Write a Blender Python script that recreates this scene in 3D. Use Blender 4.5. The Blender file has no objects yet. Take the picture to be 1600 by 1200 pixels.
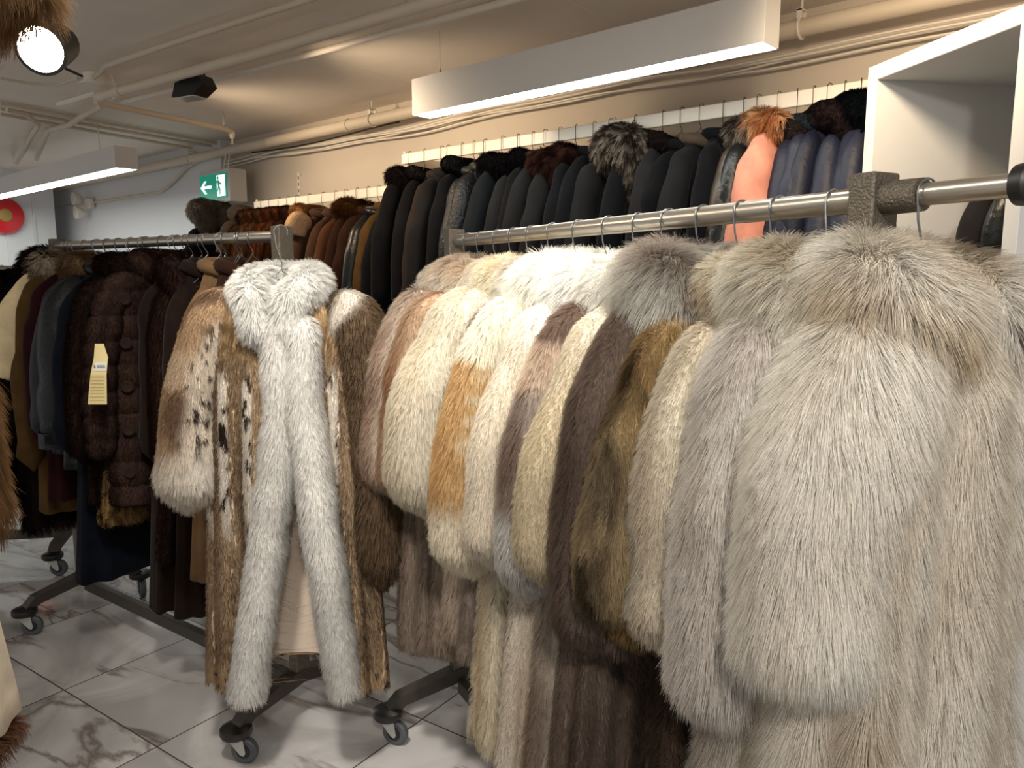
import bpy, math, random
import numpy as np
from mathutils import Vector, Matrix
R = math.radians
# ---------------------------------------------------------------- camera, light, exposure
YAW = R(41.9); PITCH = R(8.06); CAMZ = 1.5
FPX = 1200.0
sc = bpy.context.scene
col = sc.collection
cam_d = bpy.data.cameras.new('camera'); cam = bpy.data.objects.new('camera', cam_d); col.objects.link(cam)
cam.location = (0, 0, CAMZ); cam.rotation_euler = (R(90) - PITCH, 0, YAW)
cam_d.sensor_width = 36; cam_d.lens = 36 * FPX / 1600; cam_d.clip_start = 0.02
sc.camera = cam
sc.view_settings.view_transform = 'Standard'; sc.view_settings.look = 'None'
sc.view_settings.exposure = 0.40; sc.view_settings.gamma = 1
sc.view_settings.use_curve_mapping = False
w = bpy.data.worlds.new('world'); sc.world = w; w.use_nodes = True
w.node_tree.nodes['Background'].inputs[0].default_value = (1, .97, .93, 1)
w.node_tree.nodes['Background'].inputs[1].default_value = 0.52
sc.cycles.max_bounces = 7; sc.cycles.diffuse_bounces = 5; sc.cycles.glossy_bounces = 3
sc.cycles.transparent_max_bounces = 8
sc.cycles_curves.shape = 'RIBBONS'; sc.cycles_curves.subdivisions = 2
sc.cycles.use_denoising = True
sc.cycles.use_adaptive_sampling = True; sc.cycles.adaptive_threshold = 0.03

def LF(L, F, z=0.0):
    "metres right of and ahead of the camera -> world (X along the back wall, Y into it)"
    return Vector((-.6678 * F + .7443 * L, .7443 * F + .6678 * L, z))
def lamp(name, kind, loc, energy, color, aim=None, **kw):
    d = bpy.data.lights.new(name, kind); d.energy = energy; d.color = color
    for k, v in kw.items(): setattr(d, k, v)
    o = bpy.data.objects.new(name, d); col.objects.link(o); o.location = loc
    if aim is not None:
        o.rotation_euler = (Vector(aim) - Vector(loc)).to_track_quat('-Z', 'Y').to_euler()
    return o
WARM = (1, .76, .50); NEUT = (1, .93, .84)
# ceiling track spots: warm ones wash the hanging wall, neutral ones light the racks
for x in (-4.45, -3.2, -.75):
    lamp('track_spot', 'SPOT', (x, 1.95, 2.36), 42, WARM, (x + .3, 3.2, 1.7), spot_size=R(125), spot_blend=1, shadow_soft_size=.08)
lamp('track_spot', 'SPOT', (.55, -.35, 2.40), 125, NEUT, (-.2, 1.2, 1.1), spot_size=R(80), spot_blend=.9, shadow_soft_size=.08)
lamp('track_spot', 'SPOT', LF(.15, 1.75, 2.42), 50, NEUT, LF(.05, 1.75, 1.2), spot_size=R(95), spot_blend=1, shadow_soft_size=.08)
lamp('track_spot', 'SPOT', (-.95, .35, 2.40), 160, NEUT, (-1.75, 1.6, 1.2), spot_size=R(80), spot_blend=.9, shadow_soft_size=.08)

# ---------------------------------------------------------------- helpers
def S(h):
    h = h.lstrip('#'); c = [int(h[i:i + 2], 16) / 255 for i in (0, 2, 4)]
    return np.array([x / 12.92 if x <= .04045 else ((x + .055) / 1.055) ** 2.4 for x in c])
def tag(o, label=None, cat=None, group=None, kind=None):
    if label: o['label'] = label
    if cat: o['category'] = cat
    if group: o['group'] = group
    if kind: o['kind'] = kind
    return o
def empty(name, loc=(0, 0, 0), rz=0.0, label=None, cat=None, group=None):
    o = bpy.data.objects.new(name, None); col.objects.link(o)
    o.location = loc; o.rotation_euler = (0, 0, rz); o.empty_display_size = .05
    return tag(o, label, cat, group)
def mat(name, color, rough=.6, metal=0.0, emit=0.0, spec=.5, bump=None, var=None, sheen=0, coat=0):
    "procedural material: colour, optional noise variation var=(scale, amount), optional bump=(scale, strength)"
    m = bpy.data.materials.new(name); m.use_nodes = True
    nt = m.node_tree; b = nt.nodes['Principled BSDF']
    c = tuple(S(color)) if isinstance(color, str) else tuple(color)
    b.inputs['Base Color'].default_value = (*c, 1); b.inputs['Roughness'].default_value = rough
    b.inputs['Metallic'].default_value = metal; b.inputs['Specular IOR Level'].default_value = spec
    if sheen: b.inputs['Sheen Weight'].default_value = sheen; b.inputs['Sheen Roughness'].default_value = .4
    if coat: b.inputs['Coat Weight'].default_value = coat; b.inputs['Coat Roughness'].default_value = .15
    if emit:
        b.inputs['Emission Color'].default_value = (*c, 1); b.inputs['Emission Strength'].default_value = emit
    if var or bump:
        tc = nt.nodes.new('ShaderNodeTexCoord')
    if var:
        n = nt.nodes.new('ShaderNodeTexNoise'); n.inputs['Scale'].default_value = var[0]; n.inputs['Detail'].default_value = 5
        nt.links.new(tc.outputs['Object'], n.inputs['Vector'])
        r = nt.nodes.new('ShaderNodeValToRGB')
        r.color_ramp.elements[0].position = .3; r.color_ramp.elements[1].position = .72
        r.color_ramp.elements[0].color = (*[x * (1 - var[1]) for x in c], 1)
        r.color_ramp.elements[1].color = (*[min(1, x * (1 + var[1])) for x in c], 1)
        nt.links.new(n.outputs['Fac'], r.inputs['Fac']); nt.links.new(r.outputs['Color'], b.inputs['Base Color'])
    if bump:
        n = nt.nodes.new('ShaderNodeTexNoise'); n.inputs['Scale'].default_value = bump[0]; n.inputs['Detail'].default_value = 4
        nt.links.new(tc.outputs['Object'], n.inputs['Vector'])
        bp = nt.nodes.new('ShaderNodeBump'); bp.inputs['Strength'].default_value = bump[1]; bp.inputs['Distance'].default_value = .01
        nt.links.new(n.outputs['Fac'], bp.inputs['Height']); nt.links.new(bp.outputs['Normal'], b.inputs['Normal'])
    return m
class MB:
    "collects boxes, tubes, prisms and grids into one mesh"
    def __init__(s): s.v = []; s.f = []
    def add(s, vs, fs):
        k = len(s.v); s.v += [tuple(v) for v in vs]; s.f += [tuple(i + k for i in f) for f in fs]; return s
    def box(s, c, size, rz=0.0, bev=0.0):
        x, y, z = size[0] / 2, size[1] / 2, size[2] / 2
        b = min(bev, x * .9, y * .9, z * .9)
        cr, sr = math.cos(rz), math.sin(rz)
        def T(p): return (c[0] + p[0] * cr - p[1] * sr, c[1] + p[0] * sr + p[1] * cr, c[2] + p[2])
        if b <= 0:
            vs = [T((i * x, j * y, k * z)) for i in (-1, 1) for j in (-1, 1) for k in (-1, 1)]
            return s.add(vs, [(0, 1, 3, 2), (4, 6, 7, 5), (0, 4, 5, 1), (2, 3, 7, 6), (0, 2, 6, 4), (1, 5, 7, 3)])
        ring = [(x - b, y), (x, y - b), (x, -y + b), (x - b, -y), (-x + b, -y), (-x, -y + b), (-x, y - b), (-x + b, y)]
        inn = [(x - b, y - b)] * 2 + [(x - b, -y + b)] * 2 + [(-x + b, -y + b)] * 2 + [(-x + b, y - b)] * 2
        vs = [T((*p, -z)) for p in inn] + [T((*p, -z + b)) for p in ring] + [T((*p, z - b)) for p in ring] + [T((*p, z)) for p in inn]
        fs = []
        for k in range(3):
            for i in range(8):
                j = (i + 1) % 8; fs.append((k * 8 + j, k * 8 + i, (k + 1) * 8 + i, (k + 1) * 8 + j))
        fs += [(0, 2, 4, 6), (24 + 6, 24 + 4, 24 + 2, 24)]
        return s.add(vs, fs)
    def tube(s, pts, r, n=10, cap=True):
        pts = [Vector(p) for p in pts]; m = len(pts); rs = r if hasattr(r, '__len__') else [r] * m
        t0 = (pts[1] - pts[0]).normalized(); a = Vector((0, 0, 1)) if abs(t0.z) < .9 else Vector((1, 0, 0))
        nrm = (a - t0 * a.dot(t0)).normalized(); vs = []
        for i in range(m):
            t = (pts[min(i + 1, m - 1)] - pts[max(i - 1, 0)]).normalized()
            nrm = (nrm - t * nrm.dot(t)).normalized(); b = t.cross(nrm)
            for k in range(n):
                an = 2 * math.pi * k / n; vs.append(pts[i] + (nrm * math.cos(an) + b * math.sin(an)) * rs[i])
        fs = [(i * n + k, i * n + (k + 1) % n, (i + 1) * n + (k + 1) % n, (i + 1) * n + k) for i in range(m - 1) for k in range(n)]
        if cap: fs += [tuple(range(n))[::-1], tuple((m - 1) * n + k for k in range(n))]
        return s.add(vs, fs)
    def prism(s, poly, T, h):
        "poly in 2-D; T maps (a, b, c) to a point; extruded over c in 0..h"
        n = len(poly)
        vs = [T(p[0], p[1], 0) for p in poly] + [T(p[0], p[1], h) for p in poly]
        return s.add(vs, [tuple(range(n))[::-1], tuple(range(n, 2 * n))] + [(i, (i + 1) % n, n + (i + 1) % n, n + i) for i in range(n)])
    def lathe(s, prof, c, axis='z', n=20, rz=0.0):
        vs = []
        for (r, h) in prof:
            for k in range(n):
                a = 2 * math.pi * k / n; x, y = r * math.cos(a), r * math.sin(a)
                p = {'z': (x, y, h), 'x': (h, x, y), 'y': (x, h, y)}[axis]
                p = (p[0] * math.cos(rz) - p[1] * math.sin(rz), p[0] * math.sin(rz) + p[1] * math.cos(rz), p[2])
                vs.append((c[0] + p[0], c[1] + p[1], c[2] + p[2]))
        m = len(prof)
        fs = [(i * n + k, i * n + (k + 1) % n, (i + 1) * n + (k + 1) % n, (i + 1) * n + k) for i in range(m - 1) for k in range(n)]
        fs += [tuple(range(n))[::-1], tuple((m - 1) * n + k for k in range(n))]
        return s.add(vs, fs)
    def build(s, name, m, parent=None, smooth=False, **kw):
        me = bpy.data.meshes.new(name); me.from_pydata(s.v, [], s.f); me.validate()
        import bmesh
        bm = bmesh.new(); bm.from_mesh(me); bmesh.ops.recalc_face_normals(bm, faces=bm.faces); bm.to_mesh(me); bm.free()
        me.materials.append(m)
        if smooth:
            me.polygons.foreach_set('use_smooth', [True] * len(me.polygons))
            try: me.set_sharp_from_angle(angle=R(38))
            except Exception: pass
        o = bpy.data.objects.new(name, me); col.objects.link(o)
        if parent is not None: o.parent = parent
        return tag(o, kw.get('label'), kw.get('cat'), kw.get('group'), kw.get('kind'))

# ---------------------------------------------------------------- numpy noise, grid surfaces, fur
def _hash(i, j, k, seed):
    h = (i.astype(np.int64) * 374761393 + j.astype(np.int64) * 668265263 + k.astype(np.int64) * 2147483647 + seed * 974634777) & 0xFFFFFFFF
    h = ((h ^ (h >> 13)) * 1274126177) & 0xFFFFFFFF
    h = ((h ^ (h >> 16)) * 2246822519) & 0xFFFFFFFF
    return ((h ^ (h >> 15)) & 0xFFFFFF) / float(0xFFFFFF)
def vnoise(p, seed=0):
    p = np.asarray(p, float); i = np.floor(p); f = p - i; f = f * f * (3 - 2 * f)
    a, b, c = i[..., 0], i[..., 1], i[..., 2]; r = 0
    for dx in (0, 1):
        for dy in (0, 1):
            for dz in (0, 1):
                wgt = (f[..., 0] if dx else 1 - f[..., 0]) * (f[..., 1] if dy else 1 - f[..., 1]) * (f[..., 2] if dz else 1 - f[..., 2])
                r = r + wgt * _hash(a + dx, b + dy, c + dz, seed)
    return r * 2 - 1
def lerp(a, b, t): return a + (b - a) * t
def sstep(a, b, x): t = np.clip((x - a) / (b - a), 0, 1); return t * t * (3 - 2 * t)
class Surf:
    "a grid P[v,u,3]; closed in u or open"
    def __init__(s, P, closed=True):
        s.P = P; s.closed = closed; nv, nu = P.shape[:2]
        if closed: du = np.roll(P, -1, 1) - np.roll(P, 1, 1)
        else:
            du = np.gradient(P, axis=1)
        dv = np.gradient(P, axis=0)
        n = np.cross(du, dv); ln = np.linalg.norm(n, axis=2, keepdims=True); n = n / np.maximum(ln, 1e-9)
        s.N = n; s.dV = dv
        Q = np.concatenate([P, P[:, :1]], 1) if closed else P
        s.area = np.linalg.norm(np.cross(Q[1:, 1:] - Q[:-1, :-1], Q[1:, :-1] - Q[:-1, 1:]), axis=2) / 2
    def flip(s): s.N = -s.N; return s
    def at(s, A, u, v):
        nv, nu = s.P.shape[:2]; i = np.clip(v.astype(int), 0, nv - 2); j = u.astype(int)
        if s.closed: j = j % nu; j2 = (j + 1) % nu
        else: j = np.clip(j, 0, nu - 2); j2 = j + 1
        fu = (u - np.floor(u))[:, None]; fv = (v - i)[:, None]
        return (A[i, j] * (1 - fu) + A[i, j2] * fu) * (1 - fv) + (A[i + 1, j] * (1 - fu) + A[i + 1, j2] * fu) * fv
    def outward(s):
        c = s.P.mean(1, keepdims=True)
        if (s.N * (s.P - c)).sum() < 0: s.flip()
        return s

def fur_material(name, tip_gain=1.2, root=.5):
    m = bpy.data.materials.new(name); m.use_nodes = True; nt = m.node_tree; nt.nodes.clear()
    N = nt.nodes.new; Lk = nt.links.new
    out = N('ShaderNodeOutputMaterial'); at = N('ShaderNodeAttribute'); at.attribute_name = 'col'
    nr = N('ShaderNodeAttribute'); nr.attribute_name = 'nrm'
    vt = N('ShaderNodeVectorTransform'); vt.vector_type = 'NORMAL'; vt.convert_from = 'OBJECT'; vt.convert_to = 'WORLD'
    Lk(nr.outputs['Vector'], vt.inputs[0])
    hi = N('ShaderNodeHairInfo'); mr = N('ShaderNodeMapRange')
    mr.inputs['To Min'].default_value = root; mr.inputs['To Max'].default_value = tip_gain  # strand colour: underfur tone plus painted shade between hairs, tips brightened
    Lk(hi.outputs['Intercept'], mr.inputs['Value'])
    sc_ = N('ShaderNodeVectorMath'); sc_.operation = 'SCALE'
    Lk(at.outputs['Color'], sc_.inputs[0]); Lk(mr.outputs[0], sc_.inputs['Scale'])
    d = N('ShaderNodeBsdfDiffuse'); Lk(sc_.outputs[0], d.inputs[0]); Lk(vt.outputs[0], d.inputs['Normal'])
    t = N('ShaderNodeBsdfTranslucent'); Lk(sc_.outputs[0], t.inputs[0])
    h = N('ShaderNodeBsdfHair'); h.component = 'Reflection'; Lk(sc_.outputs[0], h.inputs[0])
    h.inputs['RoughnessU'].default_value = .35; h.inputs['RoughnessV'].default_value = .9
    m1 = N('ShaderNodeMixShader'); m1.inputs[0].default_value = .22; Lk(d.outputs[0], m1.inputs[1]); Lk(t.outputs[0], m1.inputs[2])
    m2 = N('ShaderNodeMixShader'); m2.inputs[0].default_value = .22; Lk(m1.outputs[0], m2.inputs[1]); Lk(h.outputs[0], m2.inputs[2])
    Lk(m2.outputs[0], out.inputs[0]); return m
def skin_material(name):
    m = bpy.data.materials.new(name); m.use_nodes = True; nt = m.node_tree
    b = nt.nodes['Principled BSDF']; at = nt.nodes.new('ShaderNodeAttribute'); at.attribute_name = 'col'
    nt.links.new(at.outputs['Color'], b.inputs['Base Color']); b.inputs['Roughness'].default_value = .95
    b.inputs['Specular IOR Level'].default_value = .1
    return m
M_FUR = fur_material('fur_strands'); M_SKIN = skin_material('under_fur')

def grid_obj(name, surf, m, parent, colf=None, label=None, subs=0):
    P = surf.P; nv, nu = P.shape[:2]
    idx = np.arange(nv * nu).reshape(nv, nu)
    if surf.closed: idx = np.concatenate([idx, idx[:, :1]], 1)
    q = np.stack([idx[:-1, :-1], idx[1:, :-1], idx[1:, 1:], idx[:-1, 1:]], -1).reshape(-1, 4)
    v0 = P.reshape(-1, 3)[q[:, 0]]; e1 = P.reshape(-1, 3)[q[:, 1]] - v0; e2 = P.reshape(-1, 3)[q[:, 3]] - v0
    if (np.cross(e1, e2) * surf.N.reshape(-1, 3)[q[:, 0]]).sum() < 0: q = q[:, ::-1]
    me = bpy.data.meshes.new(name)
    me.from_pydata(P.reshape(-1, 3).tolist(), [], q.tolist())
    me.polygons.foreach_set('use_smooth', [True] * len(me.polygons))
    me.materials.append(m)
    if colf is not None:
        uu, vv = np.meshgrid(np.arange(nu) / nu, np.arange(nv) / (nv - 1))
        c = colf(P.reshape(-1, 3), uu.ravel(), vv.ravel())
        a = me.color_attributes.new('col', 'FLOAT_COLOR', 'POINT')
        a.data.foreach_set('color', np.concatenate([np.clip(c, 0, 1), np.ones((len(c), 1))], 1).astype(np.float32).ravel())
    o = bpy.data.objects.new(name, me); col.objects.link(o); o.parent = parent
    if subs:
        md = o.modifiers.new('subd', 'SUBSURF'); md.levels = 1; md.render_levels = 1
    if label: o['label'] = label
    return o

NSTR = [0]
def fur(surf, parent, colf, rz, loc, length=.04, dens=8, lift=.45, rad=.0005, clump=.012, clamt=.5, droop=.25,
        vmax=1.0, vmin=0.0, keep=None, seed=0, npt=4, swirl=.35, rand=.22, name='fur', lenf=None):
    "hair strands rooted on a surface; dens in strands per cm2"
    rng = np.random.default_rng(seed + 17)
    area = surf.area; nv, nu = area.shape
    N = int(area.sum() * 1e4 * dens * 1.0)
    if N < 5: return
    cdf = np.cumsum(area.ravel()); cdf /= cdf[-1]
    cell = np.searchsorted(cdf, rng.random(N)); cell = np.minimum(cell, nv * nu - 1)
    u = cell % nu + rng.random(N); v = cell // nu + rng.random(N)
    p = surf.at(surf.P, u, v); n = surf.at(surf.N, u, v); n /= np.maximum(np.linalg.norm(n, axis=1, keepdims=True), 1e-9)
    U = u / nu; V = v / nv
    # fewer strands where nobody standing near the camera could look
    cr, sr = math.cos(rz), math.sin(rz)
    wn = np.stack([n[:, 0] * cr - n[:, 1] * sr, n[:, 0] * sr + n[:, 1] * cr, n[:, 2]], 1)
    wp = np.stack([p[:, 0] * cr - p[:, 1] * sr + loc[0], p[:, 0] * sr + p[:, 1] * cr + loc[1], p[:, 2] + loc[2]], 1)
    tc = np.array([0, 0, CAMZ]) - wp; tc /= np.linalg.norm(tc, axis=1, keepdims=True)
    k = ((wn * tc).sum(1) > -.32) | (rng.random(N) < .08)
    k &= (V <= vmax) & (V >= vmin)
    if keep is not None: k &= keep(p, rng)
    p, n, U, V = p[k], n[k], U[k], V[k]; N = len(p)
    if N < 3: return
    g = np.array([0, 0, -1.0])
    fl = g - n * (n @ g)[:, None]
    sw = np.stack([vnoise(p * 14, seed + 1), vnoise(p * 14, seed + 2), vnoise(p * 14, seed + 3) * .5], 1)
    sw2 = np.stack([vnoise(p * 55, seed + 4), vnoise(p * 55, seed + 5), vnoise(p * 55, seed + 6) * .5], 1)
    fl = fl + swirl * sw + swirl * .5 * sw2
    fl -= n * (fl * n).sum(1)[:, None]
    fl /= np.maximum(np.linalg.norm(fl, axis=1, keepdims=True), .25)
    d = n * lift + fl * (1 - lift) + rng.normal(0, rand * .5, (N, 3))
    d /= np.maximum(np.linalg.norm(d, axis=1, keepdims=True), 1e-6)
    L = length * (.7 + .5 * rng.random(N)) * (1 + .2 * vnoise(p * 20, seed + 9))
    if lenf is not None: L = L * lenf(p, U, V)
    cen = np.floor(p / clump + .7 * np.stack([vnoise(p * 60, 31), vnoise(p * 60, 32), vnoise(p * 60, 33)], 1)).astype(np.int64)
    key = cen[:, 0] * 73856093 ^ cen[:, 1] * 19349663 ^ cen[:, 2] * 83492791
    _, inv = np.unique(key, return_inverse=True); inv = inv.ravel(); cnt = np.bincount(inv).astype(float)
    tip = p + L[:, None] * (d + droop * g)
    ct = np.stack([np.bincount(inv, tip[:, a]) / cnt for a in range(3)], 1)[inv]
    cj = np.random.default_rng(seed + 5).normal(0, .12, (len(cnt), 3))[inv]
    ct = ct + cj * L[:, None]
    ca = clamt * (.6 + .8 * rng.random(N))
    s = np.linspace(0, 1, npt)
    pts = np.empty((N, npt, 3))
    for a, t in enumerate(s):
        q = p + L[:, None] * (d * (t * (1 - .12 * t)) + droop * t * t * g)
        q = q + (ct - tip) * (ca * t ** 1.4)[:, None]
        pts[:, a] = q
    pts[:, 0] -= n * .002
    cc = colf(p, U, V) * (1 + np.clip(rng.normal(0, .13, (N, 1)), -.35, .3))
    hc = bpy.data.hair_curves.new(name); hc.add_curves([npt] * N)
    hc.attributes['position'].data.foreach_set('vector', pts.astype(np.float32).ravel())
    ra = hc.attributes.get('radius') or hc.attributes.new('radius', 'FLOAT', 'POINT')
    rr = rad * (.7 + .6 * rng.random(N))[:, None] * np.linspace(1, .18, npt)[None]
    ra.data.foreach_set('value', rr.astype(np.float32).ravel())
    a = hc.attributes.new('col', 'FLOAT_COLOR', 'CURVE')
    a.data.foreach_set('color', np.concatenate([np.clip(cc, 0, 1), np.ones((N, 1))], 1).astype(np.float32).ravel())
    a = hc.attributes.new('nrm', 'FLOAT_VECTOR', 'CURVE')
    nn = n * .75 + d * .25; a.data.foreach_set('vector', nn.astype(np.float32).ravel())
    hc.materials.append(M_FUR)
    o = bpy.data.objects.new(name, hc); col.objects.link(o); o.parent = parent
    NSTR[0] += N
    return o
# ---------------------------------------------------------------- garments
def path3(pts, n):
    "smooth curve through control points, n samples"
    P = np.array(pts, float); m = len(P); Q = np.vstack([2 * P[0] - P[1], P, 2 * P[-1] - P[-2]])
    t = np.linspace(0, m - 1, n); i = np.minimum(t.astype(int), m - 2); f = (t - i)[:, None]
    a, b, c, d = Q[i], Q[i + 1], Q[i + 2], Q[i + 3]
    return .5 * (2 * b + (c - a) * f + (2 * a - 5 * b + 4 * c - d) * f ** 2 + (3 * b - a - 3 * c + d) * f ** 3)
def tube_surf(C, rx, ry, nu=24, ref=(0, 1, 0), bump=0.0, seed=0, freq=9):
    C = np.asarray(C, float); T = np.gradient(C, axis=0); T /= np.linalg.norm(T, axis=1, keepdims=True)
    B = np.array(ref, float) - T * (T @ np.array(ref, float))[:, None]; B /= np.linalg.norm(B, axis=1, keepdims=True)
    Nn = np.cross(B, T); a = np.linspace(0, 2 * np.pi, nu, endpoint=False)
    rx = np.broadcast_to(rx, len(C)); ry = np.broadcast_to(ry, len(C))
    P = C[:, None] + Nn[:, None] * (rx[:, None] * np.cos(a))[..., None] + B[:, None] * (ry[:, None] * np.sin(a))[..., None]
    if bump:
        dr = P - C[:, None]; k = vnoise(P * freq, seed)
        P = P + dr * (bump * k / np.maximum(.03, 1))[..., None]
    return Surf(P).outward()
def body_surf(L, sw=.21, d=.08, hw=.26, hd=.10, nf=9, amp=.012, seed=0, nv=40, nu=72, z0=-.07, neck=.065, zs=-.165, top=.05):
    z1 = np.linspace(z0, zs, 9); z2 = np.linspace(zs, -L, nv - 12)[1:]
    z = np.concatenate([z1, z2])
    k = np.clip((z0 - z) / (z0 - zs), 0, 1); t = np.clip((zs - z) / (L + zs), 0, 1)
    w = lerp(neck, sw, k ** .75) + (hw - sw) * t ** 1.3; dd = lerp(top, d, k ** .6) + (hd - d) * t ** 1.2
    # hem turned in, and the neck closed
    z = np.concatenate([[z0 - .01, z0 + .004], z, [-L - .008, -L + .002, -L + .03]])
    w = np.concatenate([[.01, w[0] * .7], w, [w[-1] * .96, w[-1] * .75, .01]])
    dd = np.concatenate([[.01, dd[0] * .7], dd, [dd[-1] * .9, dd[-1] * .6, .01]])
    tt = np.concatenate([[0, 0], t, [1, .8, 0]])
    a = np.linspace(0, 2 * np.pi, nu, endpoint=False); c, s_ = np.cos(a), np.sin(a)
    X = w[:, None] * (np.sign(c) * np.abs(c) ** .8)[None]; Y = dd[:, None] * (np.sign(s_) * np.abs(s_) ** .8)[None]
    Z = np.repeat(z[:, None], nu, 1)
    rng = np.random.default_rng(seed); ph = rng.random(4) * 6.28
    q = np.stack([np.cos(a)[None] * 1.5 + 0 * Z, np.sin(a)[None] * 1.5 + 0 * Z, Z * 1.6], -1)
    wob = vnoise(q + seed * 3.1, seed) * 1.6
    f = np.cos(nf * a[None] + ph[0] + wob) + .5 * np.cos((nf * 1.7 // 1) * a[None] + ph[1] - wob)
    f = f * (amp * (.25 + .75 * tt[:, None]))
    nx, ny = c[None] * .5, s_[None]
    X = X + f * nx; Y = Y + f * ny
    return Surf(np.stack([X, Y, Z], -1)).outward()
def sleeve_surf(sx, sw, zs, sl, rx=.085, ry=.065, out=.03, fwd=0.0, cuff=.85, seed=0, nv=34, nu=28, bump=.12, bell=0.0, elbow=0.0, taper=False, ribs=None):
    C = path3([(sx * (sw - .11), 0, zs + .035), (sx * (sw - .045), 0, zs + .012), (sx * (sw - .002), fwd * .1, zs - .055), (sx * (sw + out * .7 + elbow), fwd * .45, zs - sl * .45),
               (sx * (sw + out), fwd, zs - sl)], nv)
    t = np.linspace(0, 1, nv)
    prof = np.interp(t, [0, .02, .06, .13, .3, .6, .88, .95, .985, 1], [.10, .38, .6, .85, 1.0, 1.0 + bell * .6, (1 + bell) * (cuff + 1) / 2, (1 + bell) * cuff, (1 + bell) * cuff * .72, .05])
    yp = np.interp(t, [0, .1, .35, .65, 1], [.55, .62, .85, 1.05, 1.1]) if taper else 1.0
    if ribs:
        C = path3(C[::3].tolist(), 120); f = lambda a: np.interp(np.linspace(0, 1, 120), t, a)
        prof = f(prof) * (1 + .05 * np.abs(np.sin(C[:, 2] * math.pi / .018)) * ((C[:, 2] < ribs[0]) & (C[:, 2] > ribs[1]))); yp = f(yp)
    return tube_surf(C, rx * prof, ry * prof * yp, nu, bump=bump, seed=seed, freq=12 if taper else 9)
def roll_surf(pts, r, n=44, nu=20, bump=.12, seed=0, flat=1.0, ref=(0, 0, 1)):
    C = path3(pts, n); t = np.linspace(0, 1, n)
    e = np.clip(np.minimum(t, 1 - t) / .05, 0, 1); pr = np.interp(t, np.linspace(0, 1, len(r)), r) * np.sqrt(np.clip(1 - (1 - e) ** 2, .004, 1))
    T = np.gradient(C, axis=0); T /= np.linalg.norm(T, axis=1, keepdims=True)
    # frames carried along the roll
    a = np.linspace(0, 2 * np.pi, nu, endpoint=False); rv = np.array([.3, .2, 1.0]); P = []
    nrm = rv - T[0] * (T[0] @ rv); nrm /= np.linalg.norm(nrm)
    for i in range(n):
        nrm = nrm - T[i] * (T[i] @ nrm); nrm /= np.linalg.norm(nrm); b = np.cross(T[i], nrm)
        P.append(C[i] + pr[i] * (np.cos(a)[:, None] * nrm + np.sin(a)[:, None] * b))
    P = np.array(P); dr = P - C[:, None]; P = P + dr * (bump * vnoise(P * 18, seed))[..., None]
    return Surf(P).outward()
# colour patterns (where the pelts themselves change colour)
def c_plain(h, var=.08, sc=22):
    b = S(h)
    return lambda p, u, v: b * (1 + var * vnoise(p * sc, 3))[:, None]
def c_fox(base, dark, n=7, amt=.6, sc=(16, 16, 7), ph=0.0, warm=None):
    "pelts let in side by side: a darker back stripe down each"
    B, D = S(base), S(dark); W_ = S(warm) if warm else None
    def f(p, u, v):
        st = .5 + .5 * np.cos(2 * np.pi * n * u + ph + 1.2 * vnoise(p * 6, 11))
        nz = vnoise(p * np.array(sc), 5) * .5 + vnoise(p * np.array(sc) * 3.1, 6) * .3
        k = np.clip(amt * (.35 + st ** 1.5 + nz) * 1.0, 0, 1)[:, None]
        c = lerp(B, D, k)
        if W_ is not None: c = lerp(c, W_, np.clip(.5 * vnoise(p * 9, 8), 0, 1)[:, None])
        return c
    return f
def c_grad(top, bottom, a, b, nz=.15, sc=20):
    A, B = S(top), S(bottom)
    return lambda p, u, v: lerp(A, B, sstep(a, b, v + nz * vnoise(p * sc, 7))[:, None])
def c_mix(*fs_w):
    "list of (limit, func) along v"
    def f(p, u, v):
        vv = v + .03 * vnoise(p * 25, 21); r = fs_w[0][1](p, u, v)
        for lim, g in fs_w[1:]:
            r = lerp(r, g(p, u, v), sstep(lim - .02, lim + .02, vv)[:, None])
        return r
    return f
def hook_pts(r=.022, drop=.075, front=0.0, n=12):
    "wire hook over a rail whose centre is the origin, in the x-z plane"
    pts = [(r * math.cos(a), 0, r * math.sin(a)) for a in np.linspace(R(-25), R(180), n)]
    pts += [(-r, 0, -front), (-r * .75, 0, -front - drop * .35), (0, 0, -front - drop * .75), (0, 0, -front - drop)]
    return pts
HANG = {}
def hanger(loc, rz, key, m, label, group, drop=.075, r=.024, front=0.0, sw=.17, wire=.0016, black=False, dz=0.0):
    if key not in HANG:
        mb = MB(); mb.tube(hook_pts(r, drop, front), wire, 6)
        z = -front - drop
        if black:
            o = mb.build('hook', m, None, True)
            b = MB().tube([(-sw, 0, z - .085), (-sw * .5, 0, z - .045), (-.03, 0, z - .012), (0, 0, z - .004), (.03, 0, z - .012), (sw * .5, 0, z - .045), (sw, 0, z - .085)], [.008, .009, .011, .014, .011, .009, .008], 8)
            b.lathe([(.012, z - .02), (.014, z - .002), (.011, z + .012), (.003, z + .014)], (0, 0, 0), n=10)
            b.box((0, 0, z - .02), (.05, .012, .02), bev=.003)
            ro = b.build('coat_hanger', M['black_plastic'], None, True); o.parent = ro
            HANG[key] = ro; new = ro
        else:
            mb.tube([(0, 0, z + .01), (-.015, 0, z - .008), (-sw, 0, z - .085), (-sw * .9, 0, z - .098), (sw * .9, 0, z - .098), (sw, 0, z - .085), (.015, 0, z - .008), (0, 0, z)], wire, 6)
            new = mb.build('coat_hanger', m, None, True); HANG[key] = new
    else:
        src = HANG[key]; new = src.copy(); col.objects.link(new)
        for ch in list(src.children):
            c = ch.copy(); col.objects.link(c); c.parent = new
    new.location = Vector(loc) + Vector((0, 0, dz)); new.rotation_euler = (0, 0, rz)
    return tag(new, label, 'hanger', group)

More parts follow.
